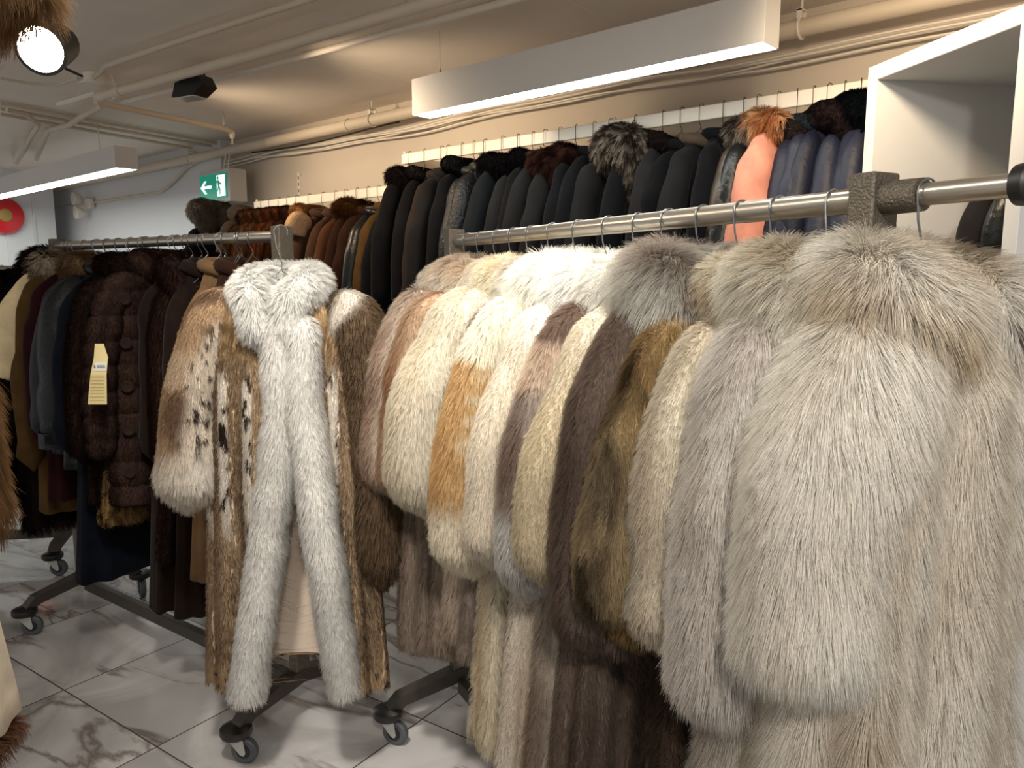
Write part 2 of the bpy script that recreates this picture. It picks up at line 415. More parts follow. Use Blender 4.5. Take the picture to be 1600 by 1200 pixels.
def fur_coat(label, loc, rz, L=1.15, sl=.62, sw=.20, d=.07, hw=.25, hd=.09, nf=9, amp=.012, srx=.085, sry=.065, out=.03, fwd=0.0,
             sfwd=None, cb=None, cs=None, cc=None, flen=.035, dens=7, rad=.0006, collar=.05, shawl=True, seed=1, xc=.03, cuff=1.02, zb=-.07,
             lift=.42, clump=.013, cdens=None, clen=None, sbump=.12, bell=0.0, sides=(-1, 1), name='fur_coat', group=None, collar_pts=None,
             cat='coat', zs=None, elbow=0.0, clamt=.5, bodyfur=1.0, nbody=True, swirl=.35):
    root = empty(name, loc, rz, label, cat, group)
    zs = zs if zs is not None else zb - .095
    cs = cs or cb; cc = cc or cb
    k1 = lambda p, rng: (p[:, 0] < xc) | (rng.random(len(p)) < .18)
    kw = dict(lift=lift, rad=rad, clump=clump, clamt=clamt, swirl=swirl)
    if nbody:
        sb = body_surf(L, sw, d, hw, hd, nf, amp, seed, z0=zb, zs=zs)
        b = grid_obj('body', sb, M_SKIN, root, cb)
        fur(sb, b, cb, rz, loc, flen, dens * bodyfur, keep=k1, seed=seed, **kw)
    for sx in sides:
        if sx > 0 and sfwd is not None: f_ = sfwd
        else: f_ = fwd
        ss = sleeve_surf(sx, sw, zs, sl, srx, sry, out, f_, cuff, seed + sx, bump=sbump, bell=bell, elbow=elbow)
        s = grid_obj('sleeve', ss, M_SKIN, root, cs)
        fur(ss, s, cs, rz, loc, flen, dens if sx < 0 or xc > .15 else dens * .5, seed=seed + 3 + sx, **kw)
    if collar:
        if collar_pts is None:
            if shawl: collar_pts = [(-.05, -d - .02, zb - .30), (-.06, -d - .01, zb - .12), (-.085, -.03, zb - .005), (-.06, .05, zb + .012), (0, .07, zb + .015), (.06, .05, zb + .012), (.085, -.03, zb - .005), (.06, -d - .01, zb - .12), (.05, -d - .02, zb - .30)]
            else: collar_pts = [(-.02, -.07, zb - .05), (-.08, -.035, zb - .012), (-.07, .04, zb), (0, .065, zb + .005), (.07, .04, zb), (.08, -.035, zb - .012), (.02, -.07, zb - .05)]
        rs = [collar * .7, collar, collar * 1.05, collar, collar * .7]
        sc_ = roll_surf(collar_pts, rs, seed=seed)
        c = grid_obj('collar', sc_, M_SKIN, root, cc)
        fur(sc_, c, cc, rz, loc, (clen or flen * 1.15), (cdens or dens * 1.1), seed=seed + 8, **{**kw, 'lift': lift + .15, 'swirl': .5})
    return root
# ---------------------------------------------------------------- placing by sight line onto a real plane
def ray(u, v):
    c, f, up = u - 800, FPX, 600 - v
    return np.array([c, f * math.cos(PITCH) + up * math.sin(PITCH), up * math.cos(PITCH) - f * math.sin(PITCH)])
def at(u, v, z=None, Y=None, F=None):
    "pixel of the photograph -> world point on the plane z=, Y= or at forward distance F="
    L, Fw, U = ray(u, v); d = LF(L, Fw, U)
    if z is not None: k = (z - CAMZ) / U
    elif Y is not None: k = Y / d.y
    else: k = F / Fw
    return Vector((d.x * k, d.y * k, CAMZ + d.z * k))
HC, YW = 2.55, 3.2
M = dict(
    wall=mat('wall_paint', '#cfc4b6', .8, var=(3, .03)), wall_w=mat('white_wall_paint', '#d8dade', .75),
    ceil=mat('ceiling_paint', '#e9e0d5', .85, var=(2.5, .04)), pipe=mat('painted_pipe', '#d2c5b2', .55), cond=mat('painted_conduit', '#cbbfae', .6),
    white=mat('white_enamel', '#e4ddd2', .4), lam=mat('white_laminate', '#cfd0d0', .45), fixt=mat('light_housing', '#d4d2cf', .5),
    diff=mat('light_diffuser', '#fbfdf4', .5, emit=15.0), bulb=mat('spot_lens', (1, .88, .68), .5, emit=55.0),
    black=mat('black_paint', '#0d0d0f', .4), black_plastic=mat('black_plastic', '#101012', .35), chrome=mat('chrome', '#c9c9cb', .2, 1.0),
    wire=mat('hanger_wire', '#8f9093', .3, 1.0), wirew=mat('wall_hanger_wire', '#6d665e', .35, 1.0),
    rail=mat('brushed_rail', '#b3ada3', .28, .9), bronze=mat('hammered_bronze', '#6b645a', .42, .75, bump=(260, .5)), base=mat('rack_base_paint', '#4a443e', .45, .6, bump=(260, .3)),
    rubber=mat('grey_rubber', '#4a4d52', .5), dark=mat('dark_bumper', '#1d1a1a', .35), zinc=mat('zinc_plate', '#b9b9b4', .4, .35),
    red=mat('bell_red', '#c81420', .3, coat=.6), brass=mat('bell_centre', '#a08a50', .5, .5), green=mat('exit_green', '#0d8f74', .4, emit=.4),
    signw=mat('sign_white', '#eaf6f4', .4, emit=.9), paper=mat('tag_paper', '#dccb94', .8), ink=mat('ink', '#3c5a86', .8), inkg=mat('faint_print', '#97895e', .8),
    grey=mat('grey_plastic', '#b4b2ae', .5), glass=mat('lamp_glass', '#c8c8c0', .15))
def floor_material():
    m = bpy.data.materials.new('marble_tiles'); m.use_nodes = True; nt = m.node_tree; N = nt.nodes.new; Lk = nt.links.new
    b = nt.nodes['Principled BSDF']; tc = N('ShaderNodeTexCoord'); mp = N('ShaderNodeMapping'); mp.vector_type = 'TEXTURE'
    o = LF(-1.636, 2.62); mp.inputs['Location'].default_value = (o.x, o.y, 0)
    mp.inputs['Rotation'].default_value = (0, 0, R(41.9 + 180 - 34.5)); mp.inputs['Scale'].default_value = (.6, .6, .6)
    Lk(tc.outputs['Object'], mp.inputs['Vector'])
    fl = N('ShaderNodeVectorMath'); fl.operation = 'FLOOR'; Lk(mp.outputs[0], fl.inputs[0])
    fr = N('ShaderNodeVectorMath'); fr.operation = 'FRACTION'; Lk(mp.outputs[0], fr.inputs[0])
    sub = N('ShaderNodeVectorMath'); sub.operation = 'SUBTRACT'; sub.inputs[1].default_value = (.5, .5, 0); Lk(fr.outputs[0], sub.inputs[0])
    ab = N('ShaderNodeVectorMath'); ab.operation = 'ABSOLUTE'; Lk(sub.outputs[0], ab.inputs[0])
    sx = N('ShaderNodeSeparateXYZ'); Lk(ab.outputs[0], sx.inputs[0])
    mx = N('ShaderNodeMath'); mx.operation = 'MAXIMUM'; Lk(sx.outputs[0], mx.inputs[0]); Lk(sx.outputs[1], mx.inputs[1])
    gr = N('ShaderNodeMath'); gr.operation = 'GREATER_THAN'; gr.inputs[1].default_value = .4955; Lk(mx.outputs[0], gr.inputs[0])
    wn = N('ShaderNodeTexWhiteNoise'); Lk(fl.outputs[0], wn.inputs[0])
    ad = N('ShaderNodeVectorMath'); ad.operation = 'MULTIPLY_ADD'; ad.inputs[1].default_value = (9, 9, 9)
    Lk(wn.outputs['Color'], ad.inputs[0]); Lk(mp.outputs[0], ad.inputs[2])
    n1 = N('ShaderNodeTexNoise'); n1.inputs['Scale'].default_value = 1.1; n1.inputs['Detail'].default_value = 7; n1.inputs['Distortion'].default_value = 1.3
    Lk(ad.outputs[0], n1.inputs['Vector'])
    mv = N('ShaderNodeMapping'); mv.inputs['Scale'].default_value = (.55, 1.5, 1); mv.inputs['Rotation'].default_value = (0, 0, .6); Lk(ad.outputs[0], mv.inputs['Vector'])
    wn2 = N('ShaderNodeTexNoise'); wn2.inputs['Scale'].default_value = .8; wn2.inputs['Detail'].default_value = 6; wn2.inputs['Roughness'].default_value = .55; wn2.inputs['Distortion'].default_value = .9
    Lk(mv.outputs[0], wn2.inputs['Vector'])
    s5 = N('ShaderNodeMath'); s5.operation = 'SUBTRACT'; s5.inputs[1].default_value = .5; Lk(wn2.outputs['Fac'], s5.inputs[0])
    wv = N('ShaderNodeMath'); wv.operation = 'ABSOLUTE'; Lk(s5.outputs[0], wv.inputs[0])
    r = N('ShaderNodeValToRGB'); e = r.color_ramp.elements; e[0].position = 0; e[0].color = (*S('#85796f'), 1); e[1].position = .03; e[1].color = (*S('#dad7d5'), 1)
    e.new(.010).color = (*S('#a89e98'), 1)
    Lk(wv.outputs[0], r.inputs['Fac'])
    r2 = N('ShaderNodeValToRGB'); e = r2.color_ramp.elements; e[0].position = .42; e[0].color = (*S('#b4b2b2'), 1); e[1].position = .6; e[1].color = (*S('#d6d5d5'), 1)
    Lk(n1.outputs['Fac'], r2.inputs['Fac'])
    mu = N('ShaderNodeMix'); mu.data_type = 'RGBA'; mu.blend_type = 'MULTIPLY'; mu.inputs[0].default_value = .9
    Lk(r2.outputs['Color'], mu.inputs[6]); Lk(r.outputs['Color'], mu.inputs[7])
    mg = N('ShaderNodeMix'); mg.data_type = 'RGBA'; mg.inputs[7].default_value = (*S('#4d4743'), 1); Lk(gr.outputs[0], mg.inputs[0]); Lk(mu.outputs[2], mg.inputs[6])
    Lk(mg.outputs[2], b.inputs['Base Color']); b.inputs['Roughness'].default_value = .07
    return m
M['floor'] = floor_material()
X0, X1, Y0 = -9.9, 2.4, -2.6
def struct(name, mb, m, **k): return mb.build(name, m, None, kind='structure', **k)
cx, cy, sx_, sy_ = (X0 + X1) / 2, (Y0 + YW) / 2, X1 - X0, YW - Y0
struct('floor', MB().box((cx, cy, -.05), (sx_ + .2, sy_ + .2, .1)), M['floor'])
struct('ceiling', MB().box((cx, cy, HC + .05), (sx_ + .2, sy_ + .2, .1)), M['ceil'])
struct('wall_back', MB().box((cx, YW + .05, HC / 2), (sx_ + .2, .1, HC)), M['wall'])
struct('wall_left', MB().box((X0 - .05, cy, HC / 2), (.1, sy_, HC)), M['wall_w'])
# white panelled partition at the far left, with raised battens
PX, PY = -9.0, 2.90
struct('wall_partition', MB().box((PX - .06, (PY - 1.2) / 2 + 0, HC / 2), (.12, PY + 1.2, HC)), M['wall_w'])
tb = MB()
for yy in (2.70, 2.45): tb.box((PX + .008, yy, HC / 2), (.016, .018, HC))
struct('trim_1', tb, M['wall_w'])
# shallow chase on the back wall left of the hanging area and drywall joints across the ceiling
struct('wall_chase', MB().box((-7.8, 3.15, HC / 2), (3.9, .10, HC)), M['wall_w'])
j = MB()
for (a, b) in (((888, 0), (965, 45)), ((535, 98), (640, 130)), ((262, 138), (440, 180))):
    p, q = at(*a, z=HC), at(*b, z=HC); d = (q - p).normalized(); j.tube([p - d * .25 + Vector((0, 0, .001)), q + d * .3 + Vector((0, 0, .001))], .003, 6)
struct('trim_2', j, M['ceil'])
# ---- pipes and conduits
main = MB().tube([(X0, 3.06, 2.44), (X1, 3.06, 2.44)], .034, 20)
for x in (-4.15, -1.55, -.2): main.lathe([(.038, x - .025), (.038, x + .025)], (0, 3.06, 2.44), 'x', 20)
tp = main.build('sprinkler_pipe', M['pipe'], None, True, label='thick painted sprinkler main running along the top of the back wall', cat='pipe')
def clamp(P, r, top, parent):
    mb = MB()
    mb.tube([P + Vector((0, math.sin(a) * (r + .004), math.cos(a) * (r + .004))) for a in np.linspace(0, 2 * math.pi, 20)], .006, 6, False)
    mb.box(P + Vector((0, 0, r + .03)), (.022, .05, .008)); mb.box(P + Vector((0, .022, r + .014)), (.02, .006, .035)); mb.box(P + Vector((0, -.022, r + .014)), (.02, .006, .035))
    mb.tube([P + Vector((0, 0, r + .02)), (P.x, P.y, top)], .005, 8)
    return mb.build('pipe_hanger', M['white'], parent, True)
for px in (293, 581, 1246):
    k = (px - 800) / 1250; x = 3.06 * (.7443 * k - .6678) / (.7443 + .6678 * k)
    clamp(Vector((x, 3.06, 2.44)), .034, HC, tp)
def run(name, pts, z, r, m, label, cat='pipe', extra=None, group=None):
    P = [at(u, v, z=z) for u, v in pts]
    mb = MB().tube(P, r, 12)
    o = mb.build(name, m, None, True, label=label, cat=cat, group=group)
    return o, P
o, P = run('ceiling_pipe', [(152, 152), (400, 84), (760, -22)], 2.455, .024, M['pipe'], 'painted pipe across the ceiling with the side branch at its left end')
q = P[0].lerp(P[1], .16); d = (P[1] - P[0]).normalized()
MB().tube([q - d * .03, q + d * .03], .029, 14).build('coupling', M['pipe'], o, True)
mbc = MB(); q = P[0].lerp(P[1], .12)
mbc.tube([q + Vector((0, 0, -.03)), q + Vector((.02, .01, 0)), q + Vector((0, 0, HC - 2.455))], .005, 8); mbc.build('pipe_hanger', M['white'], o, True)
run('conduit', [(147, 120), (158, 112), (167, 102), (280, 64), (400, 25), (620, -45)], 2.51, .013, M['cond'], 'thin bent conduit leaving the round junction box along the ceiling', 'conduit')
run('lighting_track', [(180, 163), (400, 108), (830, -8)], 2.528, .014, M['white'], 'white lighting track on the ceiling carrying the small black spotlight', 'track')
o, P = run('branch_pipe', [(150, 158), (175, 165), (350, 201), (361, 206)], 2.44, .017, M['pipe'], 'short branch pipe with a sprinkler head reaching toward the wall')
e = P[-1]
MB().tube([e, e + Vector((.004, .004, -.012)), e + Vector((.004, .004, -.045))], [.019, .021, .014], 12).build('elbow', M['pipe'], o, True)
MB().tube([e + Vector((.004, .004, -.045)), e + Vector((.004, .004, -.075))], .006, 8).lathe([(.016, -.0), (.018, .003), (.004, .006)], e + Vector((.004, .004, -.08)), n=12).build('sprinkler_head', M['zinc'], o, True)
f_ = P[2] + Vector((0, 0, .02)); MB().tube([f_, f_ + Vector((0, 0, .05)), f_ + Vector((0, 0, .09))], [.011, .008, .004], 10).build('upright_fitting', M['zinc'], o, True)
for i, (a, b, lb) in enumerate((((0, 161), (340, 224), 'upper'), ((0, 170), (330, 228), 'middle'), ((0, 178), (300, 232), 'lowest'))):
    run('conduit', [a, ((a[0] + b[0]) / 2, (a[1] + b[1]) / 2 + 1), b], 2.53 - .012 * i, .011, M['cond'], lb + ' of three parallel thin conduits running toward the back wall', 'conduit', group='parallel conduits')
run('conduit', [(10, 172), (40, 178), (60, 195), (48, 215), (38, 235), (26, 255)], 2.50, .016, M['cond'], 'curved conduit bending down behind the left hanging lamp', 'conduit')
run('conduit', [(160, 165), (128, 182), (108, 195), (75, 203), (66, 225), (57, 248)], 2.49, .018, M['cond'], 'thick curved conduit between the left hanging lamp and its cable', 'conduit')
run('conduit', [(0, 122), (50, 131), (90, 133), (122, 122)], 2.52, .007, M['cond'], 'slim flexible conduit running left from the junction box', 'conduit')
run('power_cord', [(72, 98), (100, 106), (128, 119)], 2.50, .007, M['black'], 'black cord between the bright spotlight and the junction box', 'cord')
jb = at(148, 122, z=2.53)
o = MB().lathe([(.05, -.03), (.055, -.028), (.055, .02)], jb, n=20).build('junction_box', M['white'], None, True, label='round white junction box on the ceiling with a cover plate', cat='box')
MB().lathe([(.075, -.036), (.075, -.03)], jb, n=24).build('cover_plate', M['white'], o, True)
o = MB().tube([at(90, 163, z=2.5), at(150, 145, z=2.5)], .012, 6).build('strut_channel', M['white'], None, False, label='short white strut channel end beside the ceiling pipe', cat='strut')
# cable bundle under the main
rng = random.Random(4)
for i in range(4):
    ph = rng.random() * 6
    pts = [(x, 3.13 + .008 * i, 2.385 - .012 * i + .012 * math.sin(x * 2.3 + ph) + .006 * math.sin(x * 6 + ph)) for x in np.arange(-6.5, 1.6, .12)]
    MB().tube(pts, .0055, 6).build('cable', M['white'], None, True, label='thin painted cable of the loose bundle under the thick pipe', cat='cable', group='cables under the thick pipe')
pts = [(x, 3.11, 2.40 + .012 * math.sin(x * 3)) for x in np.arange(-5.4, -3.6, .1)]
MB().tube(pts, .005, 6).build('cable', M['black'], None, True, label='black cable lying among the painted ones under the thick pipe', cat='cable')
o = MB().tube([at(x, y, Y=3.08) for x, y in ((60, 330), (135, 318), (250, 300), (265, 290), (292, 262), (330, 240))], .012, 8).build('conduit', M['cond'], None, True, label='thin wall conduit from the emergency lamp up to the exit sign corner', cat='conduit')
# emergency light with two heads
ep = at(140, 318, Y=3.06)
o = empty('emergency_light', ep, 0, 'white twin-head emergency lamp on the grey wall left of the exit sign', 'emergency light')
MB().box((0, 0, 0), (.14, .05, .10), bev=.01).build('body', M['white'], o, True)
for dx, dz in ((-.13, .05), (-.09, -.09)):
    h = MB().lathe([(.02, .0), (.045, -.02), (.06, -.06), (.062, -.09), (.05, -.092)], (dx, -.02, dz), 'y', 18).build('lamp_head', M['white'], o, True)
    MB().lathe([(.05, -.093), (.03, -.1), (.002, -.102)], (dx, -.02, dz), 'y', 18).build('lens', M['glass'], h, True)
# bell
rr_ = ray(4, 337); dd_ = LF(*rr_); kk = PX / dd_.x; bp = Vector((PX, dd_.y * kk, CAMZ + dd_.z * kk))
o = MB().lathe([(.02, .0), (.07, .02), (.175, .03), (.182, .045), (.17, .07), (.11, .09), (.02, .096)], bp, 'x', 28).build('fire_bell', M['red'], None, True, label='round red fire alarm bell on the white panelled wall', cat='bell')
MB().lathe([(.065, .09), (.06, .10), (.01, .103)], bp, 'x', 20).build('centre_disc', M['brass'], o, True)
# exit sign
A = at(312, 277, Y=2.93); B = at(353, 273, Y=2.93); Cc = at(312, 315, Y=2.93)
W_, H_ = (B - A).length, A.z - Cc.z
ec = Vector(((A.x + B.x) / 2, 2.93, (A.z + Cc.z) / 2 + .005))
o = empty('exit_sign', ec, 0, 'green running-man exit sign with a white left arrow hanging from the ceiling', 'sign')
MB().box((.012, .075, 0), (W_ + .05, .14, H_ + .06), bev=.006).build('housing', M['fixt'], o, True)
MB().box((0, .002, 0), (W_, .008, H_)).build('green_panel', M['green'], o)
for dx in (-.03, .03): MB().tube([(dx + .05, .075, H_ / 2), (dx + .05, .11, 2.44 - ec.z)], .006, 8).build('pendant', M['white'], o, True)
a = H_ * .42
Tt = lambda x, z, c: (x, -.0025 - c, z)
ar = MB().prism([(-W_ * .47, 0), (-W_ * .31, a * .62), (-W_ * .23, a * .62), (-W_ * .345, a * .14), (-W_ * .05, a * .14), (-W_ * .05, -a * .14), (-W_ * .345, -a * .14), (-W_ * .23, -a * .62), (-W_ * .31, -a * .62)], Tt, .0015)
ar.build('arrow', M['signw'], o)
dr = MB().prism([(W_ * .16, a), (W_ * .46, a), (W_ * .46, -a), (W_ * .16, -a)], Tt, .0015); dr.build('doorway_mark', M['signw'], o)
mn = MB()
T2 = lambda x, z, c: (W_ * .22 + x * H_ * .5, -.005 - c, z * H_ * .5)
mn.prism([(.0 + .13 * math.cos(t), .62 + .13 * math.sin(t)) for t in np.linspace(0, 2 * math.pi, 12, endpoint=False)], T2, .0015)
for poly in ([(-.1, .45), (.16, .42), (.2, .0), (-.02, -.05)], [(-.1, .45), (-.38, .28), (-.42, .0), (-.33, 0), (-.28, .2), (-.08, .28)], [(.14, .42), (.38, .18), (.5, .28), (.54, .2), (.38, .03), (.14, .22)],
             [(-.02, -.05), (.2, 0), (.36, -.35), (.30, -.72), (.2, -.72), (.22, -.38), (.04, -.16)], [(-.02, -.05), (.1, -.1), (-.05, -.45), (-.42, -.5), (-.42, -.4), (-.14, -.36)]):
    mn.prism(poly, T2, .0015)
mn.build('running_figure', M['green'], o)
# ---- suspended linear lights
def linear_light(xa, xb, Y, zb, label, cables, h=.15, wd=.105):
    c = Vector(((xa + xb) / 2, Y, zb)); L = xb - xa
    o = empty('linear_light', c, 0, label, 'light fixture', 'suspended linear lights')
    mb = MB(); t = .004
    mb.box((0, -wd / 2, h / 2), (L, t, h)); mb.box((0, wd / 2, h / 2), (L, t, h)); mb.box((-L / 2, 0, h / 2), (t, wd, h)); mb.box((L / 2, 0, h / 2), (t, wd, h)); mb.box((0, 0, h), (L, wd, t))
    mb.build('housing', M['fixt'], o)
    MB().box((0, 0, .006), (L - .012, wd - .008, .008)).build('diffuser', M['diff'], o)
    for x, kind in cables:
        b = MB().tube([(x - c.x, 0, h), (x - c.x, 0, HC - zb)], .0015 if kind == 'wire' else .004, 6); b.tube([(x - c.x, 0, h), (x - c.x, 0, h + .035)], [.007, .004], 8)
        b.build('suspension_wire' if kind == 'wire' else 'suspension_cord', M['zinc'] if kind == 'wire' else M['white'], o, True)
    return o
xs = lambda px, Y, v=100: at(px, v, Y=Y).x
linear_light(-2.70, -1.075, 2.40, 2.205, 'long white suspended linear lamp in front of the upper wall rail', [(xs(687, 2.4, 60), 'wire'), (-1.25, 'wire')])
linear_light(-8.6, xs(187, 2.16, 240), 2.20, 2.20, 'white suspended linear lamp at the far left beyond the spotlight', [(xs(153, 2.2, 200), 'cord'), (xs(16, 2.2, 200), 'wire')], h=.14, wd=.14)
linear_light(-2.3, -.4, .55, 2.28, 'suspended linear lamp overhead out of view', [(-2, 'wire'), (-.7, 'wire')])
# ---- spotlights
def spot(loc, aim, m_lens, label, size=.05, ln=.13):
    o = empty('track_spotlight', loc, 0, label, 'spotlight'); d = (Vector(aim) - Vector(loc)).normalized()
    b = MB().tube([d * (-ln * .5), d * (-ln * .45), d * (ln * .35), d * (ln * .5)], [size * .5, size * .8, size, size * 1.05], 20, True); b.build('lamp_head', M['black'], o, True)
    MB().tube([d * (ln * .501), d * (ln * .505)], [size * .9, size * .9], 20).build('lens', m_lens, o)
    MB().tube([(0, 0, 0), (0, 0, .05), (.01, .0, HC - loc[2] - .02)], .008, 8).build('stem', M['black'], o, True)
    return o
p = at(307, 134, z=2.43)
o = empty('track_spotlight', p, R(20), 'small black wedge-shaped spotlight hanging from the white track', 'spotlight')
prof = [(-.115, -.055), (-.09, .012), (.055, .042), (.085, -.01), (.02, -.05)]
MB().prism(prof, lambda x, z, c: (x, c - .05, z), .10).build('lamp_head', M['black'], o)
MB().prism([(-.11, -.057), (.018, -.052), (.012, -.058), (-.105, -.062)], lambda x, z, c: (x, c - .042, z), .084).build('lens', M['glass'], o)
MB().tube([(.05, 0, .03), (.055, 0, .075), (.06, 0, .10)], .006, 8).build('stem', M['black'], o, True)
p = at(80, 72, F=2.6)
spot(p, p + Vector((1.75, -1.6, -1.0)), M['bulb'], 'glaring warm spotlight peeking out under the hanging brown fur', .075, .16)
lamp('spot_beam', 'SPOT', p + Vector((.075, -.07, -.045)), 35, WARM, p + Vector((1.75, -1.6, -1.1)), spot_size=R(120), spot_blend=.7, shadow_soft_size=.06)
# ---- wall hanging rails on brackets
def wall_rail(xa, xb, z, label, brx):
    Y = 2.86
    o = empty('wall_rail', ((xa + xb) / 2, Y, z), 0, label, 'clothes rail'); cx_ = (xa + xb) / 2
    MB().box((0, 0, 0), (xb - xa, .016, .055), bev=.003).build('bar', M['white'], o)
    for x in brx:
        b = MB().prism([(-.005, -.02), (YW - Y - .02, -.10), (YW - Y - .02, .01), (-.005, .022)], lambda y, zz, c: (x - cx_ + c - .006, y, zz), .012)
        b.build('bracket', M['white'], o)
        MB().lathe([(.008, .028), (.01, .036), (.004, .042)], (x - cx_, 0, 0), n=10).build('bracket_knob', M['white'], o, True)
    b = MB()
    return o
UZ, LZ = 2.135, 1.975
ux0, ux1 = xs(629, 2.86, 250), .1
wall_rail(ux0, ux1, UZ, 'upper white flat hanging rail on the back wall', [ux0 + .02, xs(960, 2.86, 200), -.45])
lx0 = xs(398, 2.86, 320)
wall_rail(lx0, ux0 + .7, LZ, 'lower white flat hanging rail on the back wall, left of the upper one', [lx0 + .03, ux0 + .2])
for pxv, y in ((469, 280), (352, 300)):
    x = xs(pxv, 3.19, 300); b = MB().box((x, 3.19, 1.55), (.03, .02, 1.35))
    o = b.build('wall_standard', M['white'], None, label='slotted white upright screwed to the wall ' + ('above the lower rail' if pxv == 469 else 'behind the exit sign'), cat='upright')
    sl = MB()
    for k in range(12): sl.box((x, 3.179, 2.19 - k * .045), (.006, .003, .022))
    sl.build('slots', M['black'], o)
struct('trim_3', MB().box(((xs(470, 3.19, 280) + 1.2) / 2, 3.194, 2.02), (1.2 - xs(470, 3.19, 280), .012, .36)), M['wall'])
# ---- rolling racks
def rolling_rack(A, B, z, label, ext=0.0, tube_r=.018, post_up=.03):
    "A, B world xy of the two posts; local +x runs from A to B"
    A, B = Vector((A[0], A[1], 0)), Vector((B[0], B[1], 0)); d = B - A; L = d.length; rz = math.atan2(d.y, d.x)
    o = empty('rolling_rack', A, rz, label, 'garment rack', 'rolling garment racks')
    MB().tube([(.0, 0, z), (L, 0, z)], tube_r, 18).build('rail', M['rail'], o, True)
    for x in (0, L):
        MB().box((x, 0, (z + post_up + .16) / 2), (.042, .055, z + post_up - .16), bev=.003).build('post', M['bronze'], o)
        out = [(-.275, .098), (-.215, .158), (0, .205), (.215, .158), (.275, .098), (.235, .098), (.195, .125), (0, .158), (-.195, .125), (-.235, .098)]
        f = MB().prism(out, lambda y, zz, c: (x + c - .024, y, zz), .048).build('foot', M['base'], o)
        for y in (-.25, .25):
            c = MB().lathe([(.018, .088), (.045, .09), (.05, .1), (.048, .114), (.03, .122)], (x, y, 0), n=24).build('caster', M['dark'], o, True)
            k = MB(); an = (x * 3.1 + y * 5) % 1.2 - .4; ca, sa = math.cos(an), math.sin(an)
            def T(a, zz, cc): return (x + a * ca - cc * sa, y + a * sa + cc * ca, zz)
            for sd in (-.019, .016):
                k.prism([(-.028, .09), (.028, .09), (.036, .04), (.03, .03), (.018, .034)], lambda a, zz, cc: T(a, zz, cc + sd), .003)
            k.prism([(-.028, .088), (.028, .088), (.028, .093), (-.028, .093)], lambda a, zz, cc: T(a, zz, cc - .019), .038)
            k.build('fork', M['zinc'], c)
            wm = MB().lathe([(.02, -.013), (.036, -.013), (.042, -.008), (.042, .008), (.036, .013), (.02, .013)], (0, 0, 0), 'y', 26)
            wm.v = [(x + (v[0] + .026) * ca - v[1] * sa, y + (v[0] + .026) * sa + v[1] * ca, v[2] + .042) for v in wm.v]
            wo_ = wm.build('wheel', M['rubber'], c, True)
            hb = MB().lathe([(.006, -.0155), (.022, -.015), (.024, -.012), (.024, .012), (.022, .015), (.006, .0155)], (0, 0, 0), 'y', 20)
            hb.v = [(x + (v[0] + .026) * ca - v[1] * sa, y + (v[0] + .026) * sa + v[1] * ca, v[2] + .042) for v in hb.v]
            hb.build('hub', M['dark'], c, True)
    MB().box((L / 2, 0, .145), (L - .04, .03, .05), bev=.003).build('base_bar', M['base'], o)
    if ext:
        e = MB().tube([(L - .03, 0, z), (L + ext, 0, z)], tube_r * .82, 18).build('extension_rod', M['rail'], o, True)
        MB().lathe([(tube_r + .004, L + .02), (tube_r + .005, L + .03), (tube_r + .004, L + .075)], (0, 0, z), 'x', 20).build('sleeve_collar', M['bronze'], o, True)
        MB().lathe([(.010, L + ext - .008), (.024, L + ext - .004), (.026, L + ext + .012), (.02, L + ext + .018)], (0, 0, z), 'x', 24).build('end_cap', M['black'], o, True)
        MB().lathe([(.014, L + ext + .0185), (.012, L + ext + .021)], (0, 0, z), 'x', 16).build('cap_disc', M['grey'], o, True)
    return o
RR0, RR1, RZ = LF(-.178, 2.42), LF(.505, 1.10), 1.605
LR0, LR1, LZR = LF(-.71, 2.41), LF(-1.90, 3.26), 1.62
rolling_rack(RR0, RR1, RZ, 'bronze rolling rack loaded with pale long-haired fur coats', ext=.20, post_up=.035)
rk = rolling_rack(LR1, LR0, LZR, 'rolling rack of dark coats with the spotted fur coat on its end', post_up=.03)
rolling_rack(LF(-3.6, 3.75), LF(-2.35, 3.95), 1.53, 'rolling rack with black furs at the far left edge', post_up=.02)
NR0, NR1 = LF(-1.02, .75), LF(-1.42, 1.62)
rolling_rack(NR0, NR1, 1.72, 'rolling rack just outside the left edge of the picture', post_up=.03)
# ---- open white wardrobe on the right
fd = Vector((.182, -.983, 0)).normalized(); dp = Vector((.983, .182, 0))
c0 = Vector((1.085, 2.45, 0)); HU, LU, DU, TU = 2.125, .61, .62, .045
wo = LF(c0.x, c0.y); ang = math.atan2(LF(fd.x, fd.y).y, LF(fd.x, fd.y).x)
wd_ = empty('open_wardrobe', wo, ang, 'open white wardrobe bay standing right of the wall rails', 'wardrobe')
